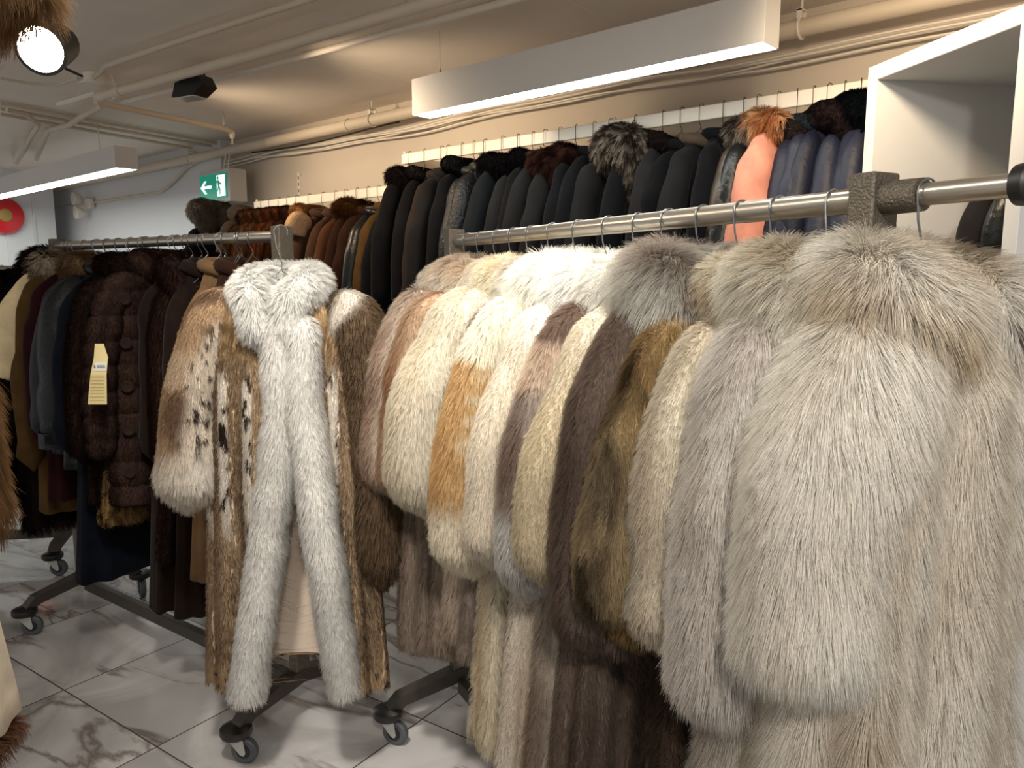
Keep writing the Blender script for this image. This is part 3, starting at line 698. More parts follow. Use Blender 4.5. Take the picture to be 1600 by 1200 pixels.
# local +x toward the camera along the front, local +y = depth
MB().box((TU / 2, DU / 2, HU / 2), (TU, DU, HU), bev=.002).build('side_panel', M['lam'], wd_)
MB().box((LU - TU / 2, DU / 2, HU / 2), (TU, DU, HU), bev=.002).build('side_panel', M['lam'], wd_)
MB().box((LU / 2, DU / 2, HU - TU / 2), (LU - 2 * TU, DU, TU), bev=.002).build('top_panel', M['lam'], wd_)
MB().box((LU / 2, DU - .01, HU / 2), (LU - 2 * TU, .02, HU - 2 * TU)).build('back_panel', M['lam'], wd_)
MB().box((LU / 2, DU / 2, .05), (LU - 2 * TU, DU, .1)).build('plinth', M['lam'], wd_)
MB().tube([(LU - .27, DU * .5, 1.86), (LU - TU, DU * .5, 1.86)], .014, 14).build('hanging_rod', M['chrome'], wd_, True)
def hl(lb):
    "label of the hanger that carries the garment labelled lb"
    ws = lb.replace(',', '').split()[:12]
    while ws[-1] in ('the', 'a', 'an', 'with', 'of', 'and', 'in', 'on', 'to', 'from', 'near', 'at', 'left', 'right', 'second', 'its', 'very', 'left-hand', 'white', 'between', 'before', 'beside', 'bright', 'small', 'brown', 'small', 'buttoned'): ws.pop()
    return 'wire hanger of the ' + ' '.join(ws)
# ---------------------------------------------------------------- the pale furs on the right rack
RRZ = math.atan2((LF(.896, .445)).y, LF(.896, .445).x)
dl = (RR1 - RR0); RLEN = dl.length; RU = dl.normalized()
RRZ = math.atan2(RU.y, RU.x) + R(90)      # local -y looks along the rail toward the camera
def on_right(t): return Vector((RR0.x + dl.x * t, RR0.y + dl.y * t, RZ))
CR = c_fox
spec = [
 # t, yaw, label, kwargs
 (1.055, 0, 'cream long-haired fox coat hanging on the extension rod, nearest of the pale furs', dict(L=1.30, sl=.47, sw=.235, d=.085, hw=.27, hd=.12, nf=8, amp=.036, srx=.125, sry=.08, out=.055, flen=.05, dens=11, rad=.00045,
   cb=CR('#f1ebe0', '#cfbfa6', 5, .40), cs=CR('#f5f0e7', '#ddd2bf', 3, .32), cc=CR('#f3efe6', '#c9b08c', 3, .45), collar=.055, shawl=False, clen=.055, xc=1, clump=.011, bell=.1, zb=-.075, cuff=.95, clamt=.4, name='fox_coat')),
 (.955, 2, 'pale grey-white fox coat with taupe tips, second from the near end', dict(L=1.28, sl=.60, sw=.215, d=.075, hw=.25, hd=.09, nf=8, srx=.09, sry=.065, out=.05, flen=.04, dens=10, rad=.0005,
   cb=CR('#d9d2c6', '#8b7c72', 6, .55), cs=CR('#f3eee6', '#ab9c90', 3, .42), cc=CR('#ebe5d6', '#b7a78f', 3, .5), collar=.065, shawl=True, xc=.1, clump=.011, name='fox_coat')),
 (.885, 0, 'cream-sleeved coat with dark brown skirt squeezed behind the grey-white fox coat', dict(L=1.10, sl=.56, sw=.215, d=.05, hw=.23, hd=.06, srx=.055, sry=.05, out=.035, flen=.03, dens=8, cb=CR('#54463c', '#33291f', 4, .5), cs=CR('#ebe2cf', '#bda78c', 3, .4), cc=CR('#e6dcc6', '#b79f84', 4, .5), collar=.05)),
 (.83, -3, 'golden brown coyote jacket with a dark spine stripe', dict(L=.70, sl=.54, sw=.215, d=.055, hw=.235, hd=.07, srx=.08, sry=.06, out=.055, elbow=.02, flen=.026, dens=10, rad=.0005, name='fur_jacket', cat='jacket',
   cb=c_mix((0, c_fox('#a58a5c', '#4a3d2c', 4, .55, warm='#b98f50'))), cs='coyote', cc=c_fox('#7a5f3c', '#54422c', 3, .6), collar=.035, shawl=False, sbump=.3)),
 (.765, 0, 'dark taupe fox jacket with silvery shoulders and collar', dict(L=.74, sl=.60, sw=.22, d=.06, hw=.24, hd=.08, srx=.085, sry=.06, out=.04, flen=.032, dens=9, name='fur_jacket', cat='jacket',
   cb=c_grad('#a89a8c', '#75665b', .1, .4), cs=c_mix((0, c_plain('#c4bcae', .15)), (.22, c_fox('#85756a', '#5b4c43', 3, .55))), cc=c_fox('#dcd9cf', '#7b6a5d', 3, .55), collar=.07, clen=.05)),
 (.70, 0, 'beige and honey coloured mink coat with straight sleeve', dict(L=1.22, sl=.58, sw=.22, d=.055, hw=.25, hd=.08, srx=.06, sry=.05, out=.03, flen=.022, dens=9, cb=CR('#85756a', '#54473e', 7, .5), cs=c_grad('#e9e0d0', '#d5c6a9', .1, .7), collar=.045)),
 (.635, 3, 'patchwork fox coat with brown upper sleeve and silver cuff', dict(L=1.20, sl=.66, sw=.215, d=.055, hw=.25, hd=.08, srx=.065, sry=.055, out=.035, flen=.034, dens=9,
   cb=CR('#d2c7b8', '#8e7c6e', 6, .6), cs=c_mix((0, c_plain('#efe9de', .06)), (.16, c_fox('#8b786c', '#6e5b50', 2, .6)), (.40, c_fox('#e2d2bf', '#b79b84', 2, .6)), (.58, c_fox('#c8bcb0', '#7d6a5e', 3, .6)), (.86, c_plain('#d3cfc9', .12))), collar=.055, cc=c_plain('#f2eee4', .06))),
 (.565, 0, 'creamy white sheared coat with a smooth long sleeve', dict(L=1.20, sl=.60, sw=.215, d=.055, hw=.25, hd=.09, srx=.065, sry=.055, out=.04, flen=.026, dens=9, cb=CR('#e9e0d2', '#c9b8a2', 7, .55), cs=c_grad('#f2eee6', '#e6dbc8', .1, .6), collar=.06, clen=.045, cc=c_plain('#f4f1ea', .05))),
 (.485, 0, 'white fox coat with golden lynx-striped lower sleeves', dict(L=1.18, sl=.66, sw=.225, d=.06, hw=.26, hd=.09, srx=.085, sry=.06, out=.045, flen=.036, dens=10,
   cb=CR('#ece3cf', '#cdb791', 6, .5), cs=None, collar=.065, clen=.05, cc=c_plain('#f4efe2', .06), bell=.08)),
 (.405, 0, 'soft taupe-grey fox coat between the white and the cream ones', dict(L=1.02, sl=.60, sw=.21, d=.055, hw=.24, hd=.08, srx=.06, sry=.055, out=.02, flen=.034, dens=8, cb=CR('#b5a699', '#7c6c62', 5, .6), cs=c_grad('#d9d0c4', '#8d7f75', .1, .35), collar=.055, cc=CR('#e9e2d6', '#b8a896', 3, .4))),
 (.335, 4, 'pale yellow-cream fox coat with wide feathered sleeves', dict(L=1.0, sl=.60, sw=.225, d=.07, hw=.25, hd=.1, srx=.115, sry=.08, out=.03, flen=.036, dens=9, cb=CR('#c5b6a4', '#93806f', 5, .6), cs=CR('#ebe4d4', '#cdbd9f', 3, .4), collar=.06, cc=CR('#efe8d2', '#d8c49c', 3, .4), bell=.1, cuff=.8, nf=6, amp=.016)),
 (.27, 0, 'silver-beige fox coat with puffed shoulder panels', dict(L=1.1, sl=.58, sw=.205, d=.055, hw=.23, hd=.08, srx=.06, sry=.055, out=.02, flen=.034, dens=7, cb=CR('#b3a391', '#86766a', 5, .5), cs=CR('#e4d9c8', '#b49b86', 3, .6), collar=.055, cc=CR('#eee6d6', '#cdb79c', 3, .4))),
 (.205, 0, 'apricot-tinted crystal fox coat near the far post', dict(L=1.12, sl=.60, sw=.225, d=.06, hw=.25, hd=.08, srx=.065, sry=.055, out=.03, flen=.036, dens=8, cb=CR('#ad9d8d', '#857467', 5, .5), cs=CR('#d9c4ab', '#a07a5c', 3, .6, warm='#c8a078'), collar=.055, cc=CR('#eadfcb', '#c8ab8c', 3, .5))),
 (.135, 3, 'ivory and rose-beige fox coat at the far end of the pale furs', dict(L=1.16, sl=.62, sw=.225, d=.07, hw=.26, hd=.11, srx=.09, sry=.07, out=.03, flen=.04, dens=8, rad=.0007, cb=CR('#a99a8a', '#7e6d61', 6, .55), cs=CR('#dcd0c0', '#a58a78', 3, .6), collar=.065, cc=CR('#efe6d8', '#c3a78e', 3, .5), nf=8, amp=.02)),
 (.07, 0, 'light beige fox coat hung against the far post', dict(L=1.1, sl=.58, sw=.19, d=.05, hw=.22, hd=.07, srx=.065, sry=.05, out=.0, flen=.034, dens=6, rad=.0007, cb=CR('#b3a28e', '#86766a', 5, .5), cs=CR('#dccfbd', '#ad937d', 3, .5), collar=.055, cc=CR('#efe7da', '#ceb69a', 3, .4))),
]
EXT = {1.055: dict(sw=.125, srx=.088, out=.045, dens=20, rad=.00033, clamt=.3, hw=.25, bell=.02, zb=-.13, zs=-.235, sl=.39), .955: dict(sw=.14, srx=.085, out=.04, dens=15, rad=.0004, clamt=.35, sl=.51),
       .885: dict(sw=.165, srx=.055, out=.045, sl=.44), .83: dict(sw=.13, srx=.085, out=.07, sl=.45), .765: dict(sw=.165, srx=.08, out=.06, sl=.52), .70: dict(sw=.18, srx=.06, out=.09, sl=.43),
       .635: dict(sw=.175, srx=.07, out=.08, sl=.48), .565: dict(sw=.185, srx=.065, out=.09, sl=.46), .485: dict(sw=.205, srx=.08, out=.07, sl=.52), .405: dict(sw=.185, srx=.065, out=.06, sl=.46),
       .335: dict(sw=.215, srx=.10, out=.09, sl=.43), .27: dict(sw=.195, srx=.07, out=.08, sl=.43), .205: dict(sw=.215, srx=.075, out=.06, sl=.45), .135: dict(sw=.23, srx=.085, out=.05, sl=.46), .07: dict(sw=.19, srx=.065, out=.0, sl=.45)}
_g = c_fox('#dcbf92', '#b58a55', 2, .45, sc=(30, 30, 20)); _wb = c_plain('#e7dfc6', .06)
def coyote(p, u, v):
    "golden guard hair with one dark grizzled spine stripe on each side of the sleeve"
    base = lerp(S('#b4976a'), S('#806748'), sstep(-.4, .6, vnoise(p * np.array([22, 22, 8]), 3))[:, None])
    base = lerp(base, S('#a3977f'), (.55 * sstep(.5, .8, v))[:, None])
    st = .5 + .5 * np.cos(4 * np.pi * u + .6 + 1.0 * vnoise(p * 12, 11))
    k = np.clip(sstep(.72, .98, st) * (.55 + .6 * vnoise(p * np.array([60, 60, 30]), 5)) * sstep(.25, .5, v), 0, .85)
    return lerp(base, S('#2e261e'), k[:, None])
def lynx_sleeve(p, u, v):
    c = lerp(c_plain('#f0ead6', .05)(p, u, v), _g(p, u, v), sstep(.50, .56, v + .05 * vnoise(p * 30, 4))[:, None])
    b = sstep(.15, .6, np.sin(v * 95 + 2 * vnoise(p * 14, 2)) * sstep(.5, .1, np.abs((u * 2) % 1 - .5) * 2 - .3)) * sstep(.52, .58, v) * sstep(.78, .7, v)
    c = lerp(c, _wb(p, u, v), (.8 * b)[:, None])
    return lerp(c, c_plain('#ece1cb', .05)(p, u, v), sstep(.84, .89, v)[:, None])
for i, (t, yaw, lb, kw) in enumerate(spec):
    if kw.get('cs', 1) is None: kw['cs'] = lynx_sleeve
    if isinstance(kw.get('cs'), str): kw['cs'] = coyote
    p = on_right(t); rz = RRZ + R(yaw)
    kw.update(EXT.get(t, {})); kw.setdefault('rad', .0005); kw.setdefault('zb', -.145); kw['dens'] = kw.get('dens', 8) * (1.2 if i < 2 else 1.7); kw['rad'] *= 1 if i < 2 else .75; kw.setdefault('clump', .009); kw.setdefault('clamt', .42)
    if i > 1: kw['flen'] *= .85; kw['amp'] = .02; kw['dens'] *= 1.15
    fc = fur_coat(lb, p, rz, seed=10 + i * 7, group='pale fur coats on the right rack', **kw)
    if i == 0: fc.rotation_euler.y = R(1.5)      # hangs askew, far shoulder lower
    blk = i == 1
    hanger(p, rz + R(8 * math.sin(i * 2.3)), 'black' if blk else 'wire', M['chrome'] if blk else M['wire'],
           'black plastic hanger with chrome hook showing above the grey-white fox coat' if blk else ('chrome hook hanger on the extension rod over the nearest coat' if i == 0 else hl(lb)),
           None if (blk or i == 0) else 'wire hangers on the right rack', r=.020, drop=.10 if not blk else .11, sw=.13)
# ---------------------------------------------------------------- cloth, leather and shearling garments
def cloth_coat(label, loc, rz, m, L=.95, sl=.60, sw=.20, d=.05, hw=.23, hd=.07, nf=6, amp=.008, srx=.06, sry=.05, out=.02, fwd=0.0, seed=1, zb=-.07, group=None, ribs=None,
               collar='stand', cm=None, ccf=None, cr=.03, clen=.03, name='coat', cat='coat', xc=.03, cuff=.95, sbump=.2, elbow=0.0, cdens=7, crad=.0007, hem=None, cuffm=None, high=0.0, lift=.5, shawl=False):
    root = empty(name, loc, rz, label, cat, group); zs = zb - .095
    body = grid_obj('body', body_surf(L, sw, d, hw, hd, nf, amp, seed, z0=zb, zs=zs, nv=34, nu=56), m, root)
    for sx in (-1, 1):
        s = grid_obj('sleeve', sleeve_surf(sx, sw, zs, sl, srx, sry, out, fwd, cuff, seed + sx, nv=26, nu=20, bump=sbump, elbow=elbow, taper=True, ribs=ribs), m, root)
        if cuffm is not None:
            C = [(sx * (sw + out * .95), fwd, zs - sl + .07), (sx * (sw + out), fwd, zs - sl + .012)]
            grid_obj('cuff', tube_surf(path3(C, 5), srx * cuff * 1.09, sry * cuff * 1.12, 20), cuffm, s)
    cm = cm or m
    if collar == 'stand':
        pts = [(-.035, -.07, zb - .02), (-.075, -.03, zb + .002), (-.06, .035, zb + .012), (0, .055, zb + .018), (.06, .035, zb + .012), (.075, -.03, zb + .002), (.035, -.07, zb - .02)]
        grid_obj('collar', roll_surf(pts, [cr * .7, cr * .75, cr * .8, cr * .75, cr * .7], n=26, nu=12, bump=.05, seed=seed), cm, root)
    elif collar in ('fur', 'hood'):
        if shawl: pts = [(-.06, -d - .02, zb - .30), (-.075, -d - .01, zb - .12), (-.09, -.03, zb - .005 + high), (-.06, .05, zb + .012 + high), (0, .07, zb + .015 + high), (.06, .05, zb + .012 + high), (.085, -.03, zb - .005), (.06, -d - .01, zb - .12)]
        else: pts = [(-.03, -.07, zb - .05), (-.085, -.03, zb - .005 + high), (-.065, .04, zb + .01 + high), (0, .06, zb + .015 + high), (.065, .04, zb + .01 + high), (.085, -.03, zb - .005 + high), (.03, -.07, zb - .05)]
        s = roll_surf(pts, [cr * .7, cr, cr * 1.05, cr, cr * .7], n=34, nu=14, seed=seed)
        c = grid_obj('fur_collar', s, M_SKIN, root, ccf); fur(s, c, ccf, rz, loc, clen, cdens, lift=lift, rad=crad, clump=.014, seed=seed, swirl=.5)
    return root
LT = lambda n, c, r=.38, b=.25: mat(n, c, r, spec=.28, bump=(70, b), var=(9, .15))
SU = lambda n, c: mat(n, c, .92, spec=.06, var=(14, .18), bump=(400, .15), sheen=.04)
MM = dict(blk=SU('black_suede', '#101013'), char=SU('charcoal_suede', '#1e1d1e'), green=SU('green_black_suede', '#191c1e'), brnblk=SU('brown_black_suede', '#2a221f'),
          bleather=LT('black_leather', '#131416', .32), crinkle=LT('crinkled_leather', '#1b1c1f', .3, .9), brleather=LT('brown_leather', '#3a3029', .4), navy=LT('navy_leather', '#161a2b', .5), navy2=LT('slate_leather', '#1d2133', .52),
          coral=SU('coral_suede', '#c98874'), brown=SU('brown_suede', '#463126'), choc=SU('chocolate_suede', '#2c1a12'), tan=SU('tan_suede', '#6b523a'), cream=SU('cream_shearling', '#d9c5a0'),
          burg=SU('burgundy_velvet', '#260e12'), gleather=LT('grey_leather', '#16181d', .55), nleather=LT('blue_black_leather', '#0e1116', .42, .4), must=SU('mustard_suede', '#4a361c'),
          dbrown=SU('dark_brown_suede', '#1d1410'), navyc=SU('navy_cloth', '#0d1119'), beige=SU('beige_suede', '#d8c9b4'), olive=SU('taupe_suede', '#4b4037'), ruby=SU('amber_suede', '#523424'))
PL = lambda h, v=.25: c_plain(h, v, 60)
def silver(p, u, v):
    k = sstep(-.15, .5, vnoise(p * 110, 3) + .4 * vnoise(p * 30, 8)); return lerp(S('#38302a'), S('#a39588'), k[:, None])
def brownfox(p, u, v):
    k = sstep(-.3, .6, vnoise(p * 50, 3)); return lerp(S('#241612'), S('#4a3028'), k[:, None])
def orangefox(p, u, v):
    k = sstep(-.4, .6, vnoise(p * 30, 3)); return lerp(S('#b4764c'), S('#ebbd90'), k[:, None])
WR = R(90)
def wx(px, z=2.0):
    k = (px - 800) / 1245; return 2.86 * (.7443 * k - .6678) / (.7443 + .6678 * k)
BF, BG = PL('#161417'), PL('#1a1413', .4)
G1 = 'coats on the upper wall rail'
upper = [
 (640, 'black shearling coat with a bushy black fur collar, first on the upper rail', 'blk', dict(collar='fur', ccf=PL('#1c1719', .4), cr=.05, clen=.04, L=1.05, srx=.06)),
 (662, 'black hooded coat second on the upper rail', 'blk', dict(collar='fur', ccf=BF, cr=.035, clen=.012, L=1.05)),
 (688, 'brown-black suede coat beside a plastic hanger hook', 'brnblk', dict(L=1.0)),
 (697, 'charcoal brown suede coat with narrow shoulders', 'char', dict(L=1.0)),
 (718, 'black coat with a rounded plush collar standing high', 'blk', dict(collar='fur', ccf=PL('#0d0d10'), cr=.045, clen=.008, high=.02)),
 (735, 'glossy black crinkled leather coat right of the rounded plush collar', 'crinkle', dict()),
 (752, 'black crinkled leather jacket beside the green-black coat', 'crinkle', dict(name='leather_jacket', cat='jacket')),
 (778, 'green-black suede coat with a black fur collar', 'green', dict(collar='fur', ccf=BF, cr=.045, clen=.03)),
 (800, 'charcoal suede coat with a spiky black fur collar', 'char', dict(collar='fur', ccf=BF, cr=.045, clen=.04)),
 (822, 'plain black coat with high black fur collar under the long lamp', 'blk', dict(collar='fur', ccf=BF, cr=.04, clen=.035, high=.012)),
 (840, 'dark grey suede jacket with a soft grey-brown collar', 'char', dict(collar='fur', ccf=PL('#4a4038', .3), cr=.032, clen=.014, name='suede_jacket', cat='jacket')),
 (862, 'charcoal coat with a wide dark brown fur hood', 'char', dict(collar='hood', ccf=brownfox, cr=.062, clen=.045, shawl=True, high=-.02)),
 (885, 'black coat with a dark brown fur collar right of the fur hood', 'blk', dict(collar='fur', ccf=brownfox, cr=.045, clen=.035)),
 (912, 'black jacket between the brown fur collar and the silver one', 'blk', dict(name='padded_jacket', cat='jacket', srx=.06)),
 (936, 'dark charcoal suede jacket left of the silver fur collar', 'char', dict(name='suede_jacket', cat='jacket')),
 (972, 'black coat with a huge silver fox collar and lapels', 'blk', dict(collar='fur', ccf=silver, cr=.082, clen=.05, shawl=True, high=.0, cdens=12)),
 (1012, 'black suede coat with a broad black fold-over collar', 'char', dict(collar='fur', ccf=BG, cr=.045, clen=.01, srx=.065)),
 (1040, 'black suede coat with wide sleeve, second right of the silver fox collar', 'blk', dict(srx=.065)),
 (1068, 'dark suede jacket with a brown-lined stand collar', 'char', dict(cm='olive', cr=.03, name='suede_jacket', cat='jacket')),
 (1100, 'black suede jacket left of the glossy brown leather one', 'blk', dict(name='suede_jacket', cat='jacket')),
 (1130, 'glossy dark brown leather jacket left of the coral coat', 'brleather', dict(name='leather_jacket', cat='jacket')),
 (1152, 'black leather coat with a speckled silver fur collar', 'bleather', dict(collar='fur', ccf=silver, cr=.045, clen=.045)),
 (1216, 'coral pink suede jacket with ribbed sleeve and orange fox collar', 'coral', dict(collar='fur', ccf=orangefox, cr=.052, clen=.055, high=-.0, srx=.07, sry=.07, ribs=(-.43, -.56), sl=.56, L=.66, cdens=9, name='suede_jacket', cat='jacket')),
 (1244, 'navy leather coat with a curly black shearling collar, left of four others', 'navy', dict(collar='fur', ccf=PL('#1d1616', .5), cr=.055, clen=.008, high=-.02, shawl=True)),
 (1270, 'slate blue leather coat with a small blue-grey plush collar', 'navy2', dict(collar='fur', ccf=PL('#1b2028', .4), cr=.036, clen=.008)),
 (1294, 'navy leather coat with a plain black collar behind the wire hook', 'navy', dict(collar='fur', ccf=PL('#18151a', .4), cr=.036, clen=.008)),
 (1318, 'slate blue leather coat with tall curly black shearling collar', 'navy2', dict(collar='fur', ccf=PL('#1b1414', .5), cr=.055, clen=.01, high=.02, shawl=True)),
 (1342, 'navy leather coat with broad brown-black shearling lapels', 'navy2', dict(collar='fur', ccf=PL('#231a1a', .5), cr=.055, clen=.009, shawl=True)),
 (1366, 'blue-grey leather coat with a long black fur collar against the wardrobe', 'navy2', dict(collar='fur', ccf=PL('#10141a', .4), cr=.06, clen=.035, shawl=True, high=.01)),
]
for i, (px, lb, mk, kw) in enumerate(upper):
    kw = dict(kw); px = px + .065 * (px - 640) if px < 1170 else px
    if kw.get('cm'): kw['cm'] = MM[kw['cm']]
    p = Vector((wx(px), 2.86, UZ)); yaw = R(9 * math.sin(i * 1.7) + 2)
    base = dict(d=.04, hd=.06, srx=.055, sry=.05, sw=.15, hw=.205, out=.085, seed=100 + i, zb=-.115 + .012 * math.sin(i * 2.1), sl=.6 + .02 * math.sin(i), group=G1, crad=.0009)
    base.update(kw); cloth_coat(lb, p, WR + yaw, MM[mk], **base)
    hanger(p, WR + yaw * 2, 'wall', M['wirew'], hl(lb), 'wire hangers on the upper wall rail', r=.016, drop=.035, front=.045, sw=.13, dz=.021)
G2 = 'coats on the lower wall rail'
def mink(c1, c2): return c_fox(c1, c2, 6, .6)
lower = [
 (322, 'black coat with a grey-taupe long-haired fur hood, left end of lower rail', 'blk', dict(collar='hood', ccf=PL('#7b6c60', .3), cr=.075, clen=.04, high=.09, L=1.0)),
 (378, 'taupe brown suede coat with raised floppy collar under the exit sign', 'olive', dict(collar='stand', cr=.075, zb=-.06)),
 (392, 'chestnut mink coat furthest left of the minks', 'M#46301f,#241812', {}), (404, 'reddish chestnut mink coat with ruffled shoulder', 'M#5c3a25,#301e14', {}),
 (418, 'warm brown mink coat second behind the bright amber one', 'M#4e3322,#291a12', {}), (432, 'dark chestnut mink coat with folded collar', 'M#5a3019,#2a160c', {}),
 (446, 'deep brown mink coat with rounded shoulders', 'M#4c2a18,#241208', {}), (460, 'very dark brown mink coat left of the amber one', 'M#3a2015,#1c100a', {}),
 (480, 'bright amber orange mink coat on the lower rail', 'M#a5744a,#694628', dict(clen=.025)),
 (502, 'brown shearling coat with cream rolled fleece shoulder', 'brown', dict(cs='cream')),
 (522, 'reddish brown suede coat beside the cream fleece', 'brown', {}), (538, 'cinnamon suede coat in front of the bushy brown collar', 'ruby', {}),
 (556, 'chocolate suede coat with a bushy brown fox collar', 'choc', dict(collar='fur', ccf=c_fox('#5b3c20', '#2c1c10', 3, .6), cr=.055, clen=.05)),
 (574, 'burgundy brown suede coat on the lower rail', 'choc', {}), (590, 'black leather coat with wide shoulders, lower rail', 'bleather', dict(srx=.06)),
 (606, 'olive mustard suede coat peeping between black ones', 'must', {}), (622, 'black suede coat last visible on the lower rail', 'blk', {}),
]
for i, (px, lb, mk, kw) in enumerate(lower):
    kw = dict(kw); p = Vector((wx(px), 2.86, LZ)); yaw = R(5 * math.sin(i * 2.7)); rz = WR + yaw
    if mk[0] == 'M':
        a, b = mk[1:].split(',')
        fur_coat(lb, p, rz, L=1.0, sl=.6, sw=.16, d=.05, hw=.21, hd=.06, srx=.055, sry=.045, out=.07, cb=mink(a, b), flen=.018, clen=kw.get('clen', .02), dens=4, rad=.0009, collar=.045, seed=200 + i, zb=-.09, group=G2, name='mink_coat')
    else:
        cs = kw.pop('cs', None); base = dict(d=.04, hd=.06, srx=.055, sry=.05, sw=.15, hw=.205, out=.08, seed=200 + i, zb=-.10 - .01 * (i % 3), group=G2, crad=.0009); base.update(kw)
        r_ = cloth_coat(lb, p, rz, MM[mk], **base)
        if cs:
            s = tube_surf(path3([(-.13, 0, -.135), (-.185, 0, -.175), (-.2, 0, -.24)], 10), np.array([.04, .062, .07, .074, .074, .073, .072, .071, .07, .05]) * 1.02, .056, 20)
            g = grid_obj('fleece_roll', s, M_SKIN, r_, c_plain('#d8b894', .06)); fur(s, g, c_plain('#d8b894', .06), rz, p, .008, 12, seed=3, rad=.0009)
    hanger(p, WR + yaw * 2, 'wall', M['wirew'], hl(lb), 'wire hangers on the lower wall rail', dz=.021)
# ---------------------------------------------------------------- left rack: dark garments
LRU = (LR0 - LR1).normalized(); LRZ = math.atan2(LRU.y, LRU.x) + R(90); dll = LR1 - LR0
def on_left(t): return Vector((LR0.x + dll.x * t, LR0.y + dll.y * t, LZR))
def leopard(p, u, v):
    n = vnoise(p * np.array([55, 55, 40]), 4); n2 = vnoise(p * np.array([110, 110, 90]), 9)
    k = sstep(.0, .18, np.abs(n) * -1 + .22 + .1 * n2); return lerp(S('#7d643e'), S('#1d140d'), k[:, None])
G3 = 'garments on the left rolling rack'
left = [
 (.14, 'C', 'dark brown suede coat right behind the spotted fur coat', 'choc', dict(L=1.2, sl=.58, srx=.06, yaw=4)),
 (.20, 'C', 'long tan suede coat hanging below the spotted sleeve', 'tan', dict(L=1.12, sl=.5, srx=.045, sw=.14, out=.03, hw=.23)),
 (.27, 'C', 'very long dark brown suede coat reaching near the rack base', 'dbrown', dict(L=1.28, sl=.58, hw=.26)),
 (.33, 'F', 'dark brown plush fur coat with a round fluffy collar', ('#33231d', '#1c1310', 5, .6), dict(L=1.1, flen=.02)),
 (.39, 'C', 'long black-brown velvet coat between the plush fur and the buttoned one', 'dbrown', dict(L=1.3, sl=.58, hw=.27)),
 (.46, 'Q', 'dark brown quilted sheared-fur coat with large round buttons', None, dict(L=.92)),
 (.545, 'F', 'leopard-printed short-haired fur coat showing only its hem', 'leo', dict(L=1.02, flen=.01, sw=.14, srx=.05, out=.0, sl=.5)),
 (.60, 'F', 'dark brown sheared fur coat carrying the yellow paper tag', ('#2a1d18', '#150e0b', 5, .6), dict(L=.95, flen=.018)),
 (.66, 'C', 'long navy cloth coat behind the tagged one', 'navyc', dict(L=1.27, sl=.58, hw=.26)),
 (.72, 'C', 'blue-black leather jacket with buttoned cuff strap', 'nleather', dict(L=.85, sl=.58, srx=.065, sry=.06, out=.055, cuffm='nleather', name='leather_jacket', cat='jacket', bigcuff=1)),
 (.78, 'C', 'dark grey leather jacket between black leather and burgundy velvet', 'gleather', dict(L=.8, sl=.55, collar='fur', ccf=c_fox('#8a7154', '#4f3c2b', 3, .5), cr=.05, clen=.03, name='leather_jacket', cat='jacket')),
 (.84, 'C', 'burgundy velvet coat with drooping shoulder', 'burg', dict(L=1.0, sl=.6, srx=.065, out=.03)),
 (.89, 'C', 'mustard brown shearling coat with pale hem showing low down', 'must', dict(L=1.07, sl=.7, srx=.06, out=.05)),
 (.94, 'C', 'cream shearling coat with its fleece side out', 'cream', dict(L=.8, sl=.35, srx=.08, out=.06, collar='fur', ccf=c_fox('#d9cdb8', '#8a7660', 3, .7), cr=.06, clen=.045)),
 (.985, 'F', 'black-brown long-haired fur coat at the far end of the left rack', ('#2b211c', '#100d0c', 4, .6), dict(L=1.15, flen=.04, collar=.065)),
]
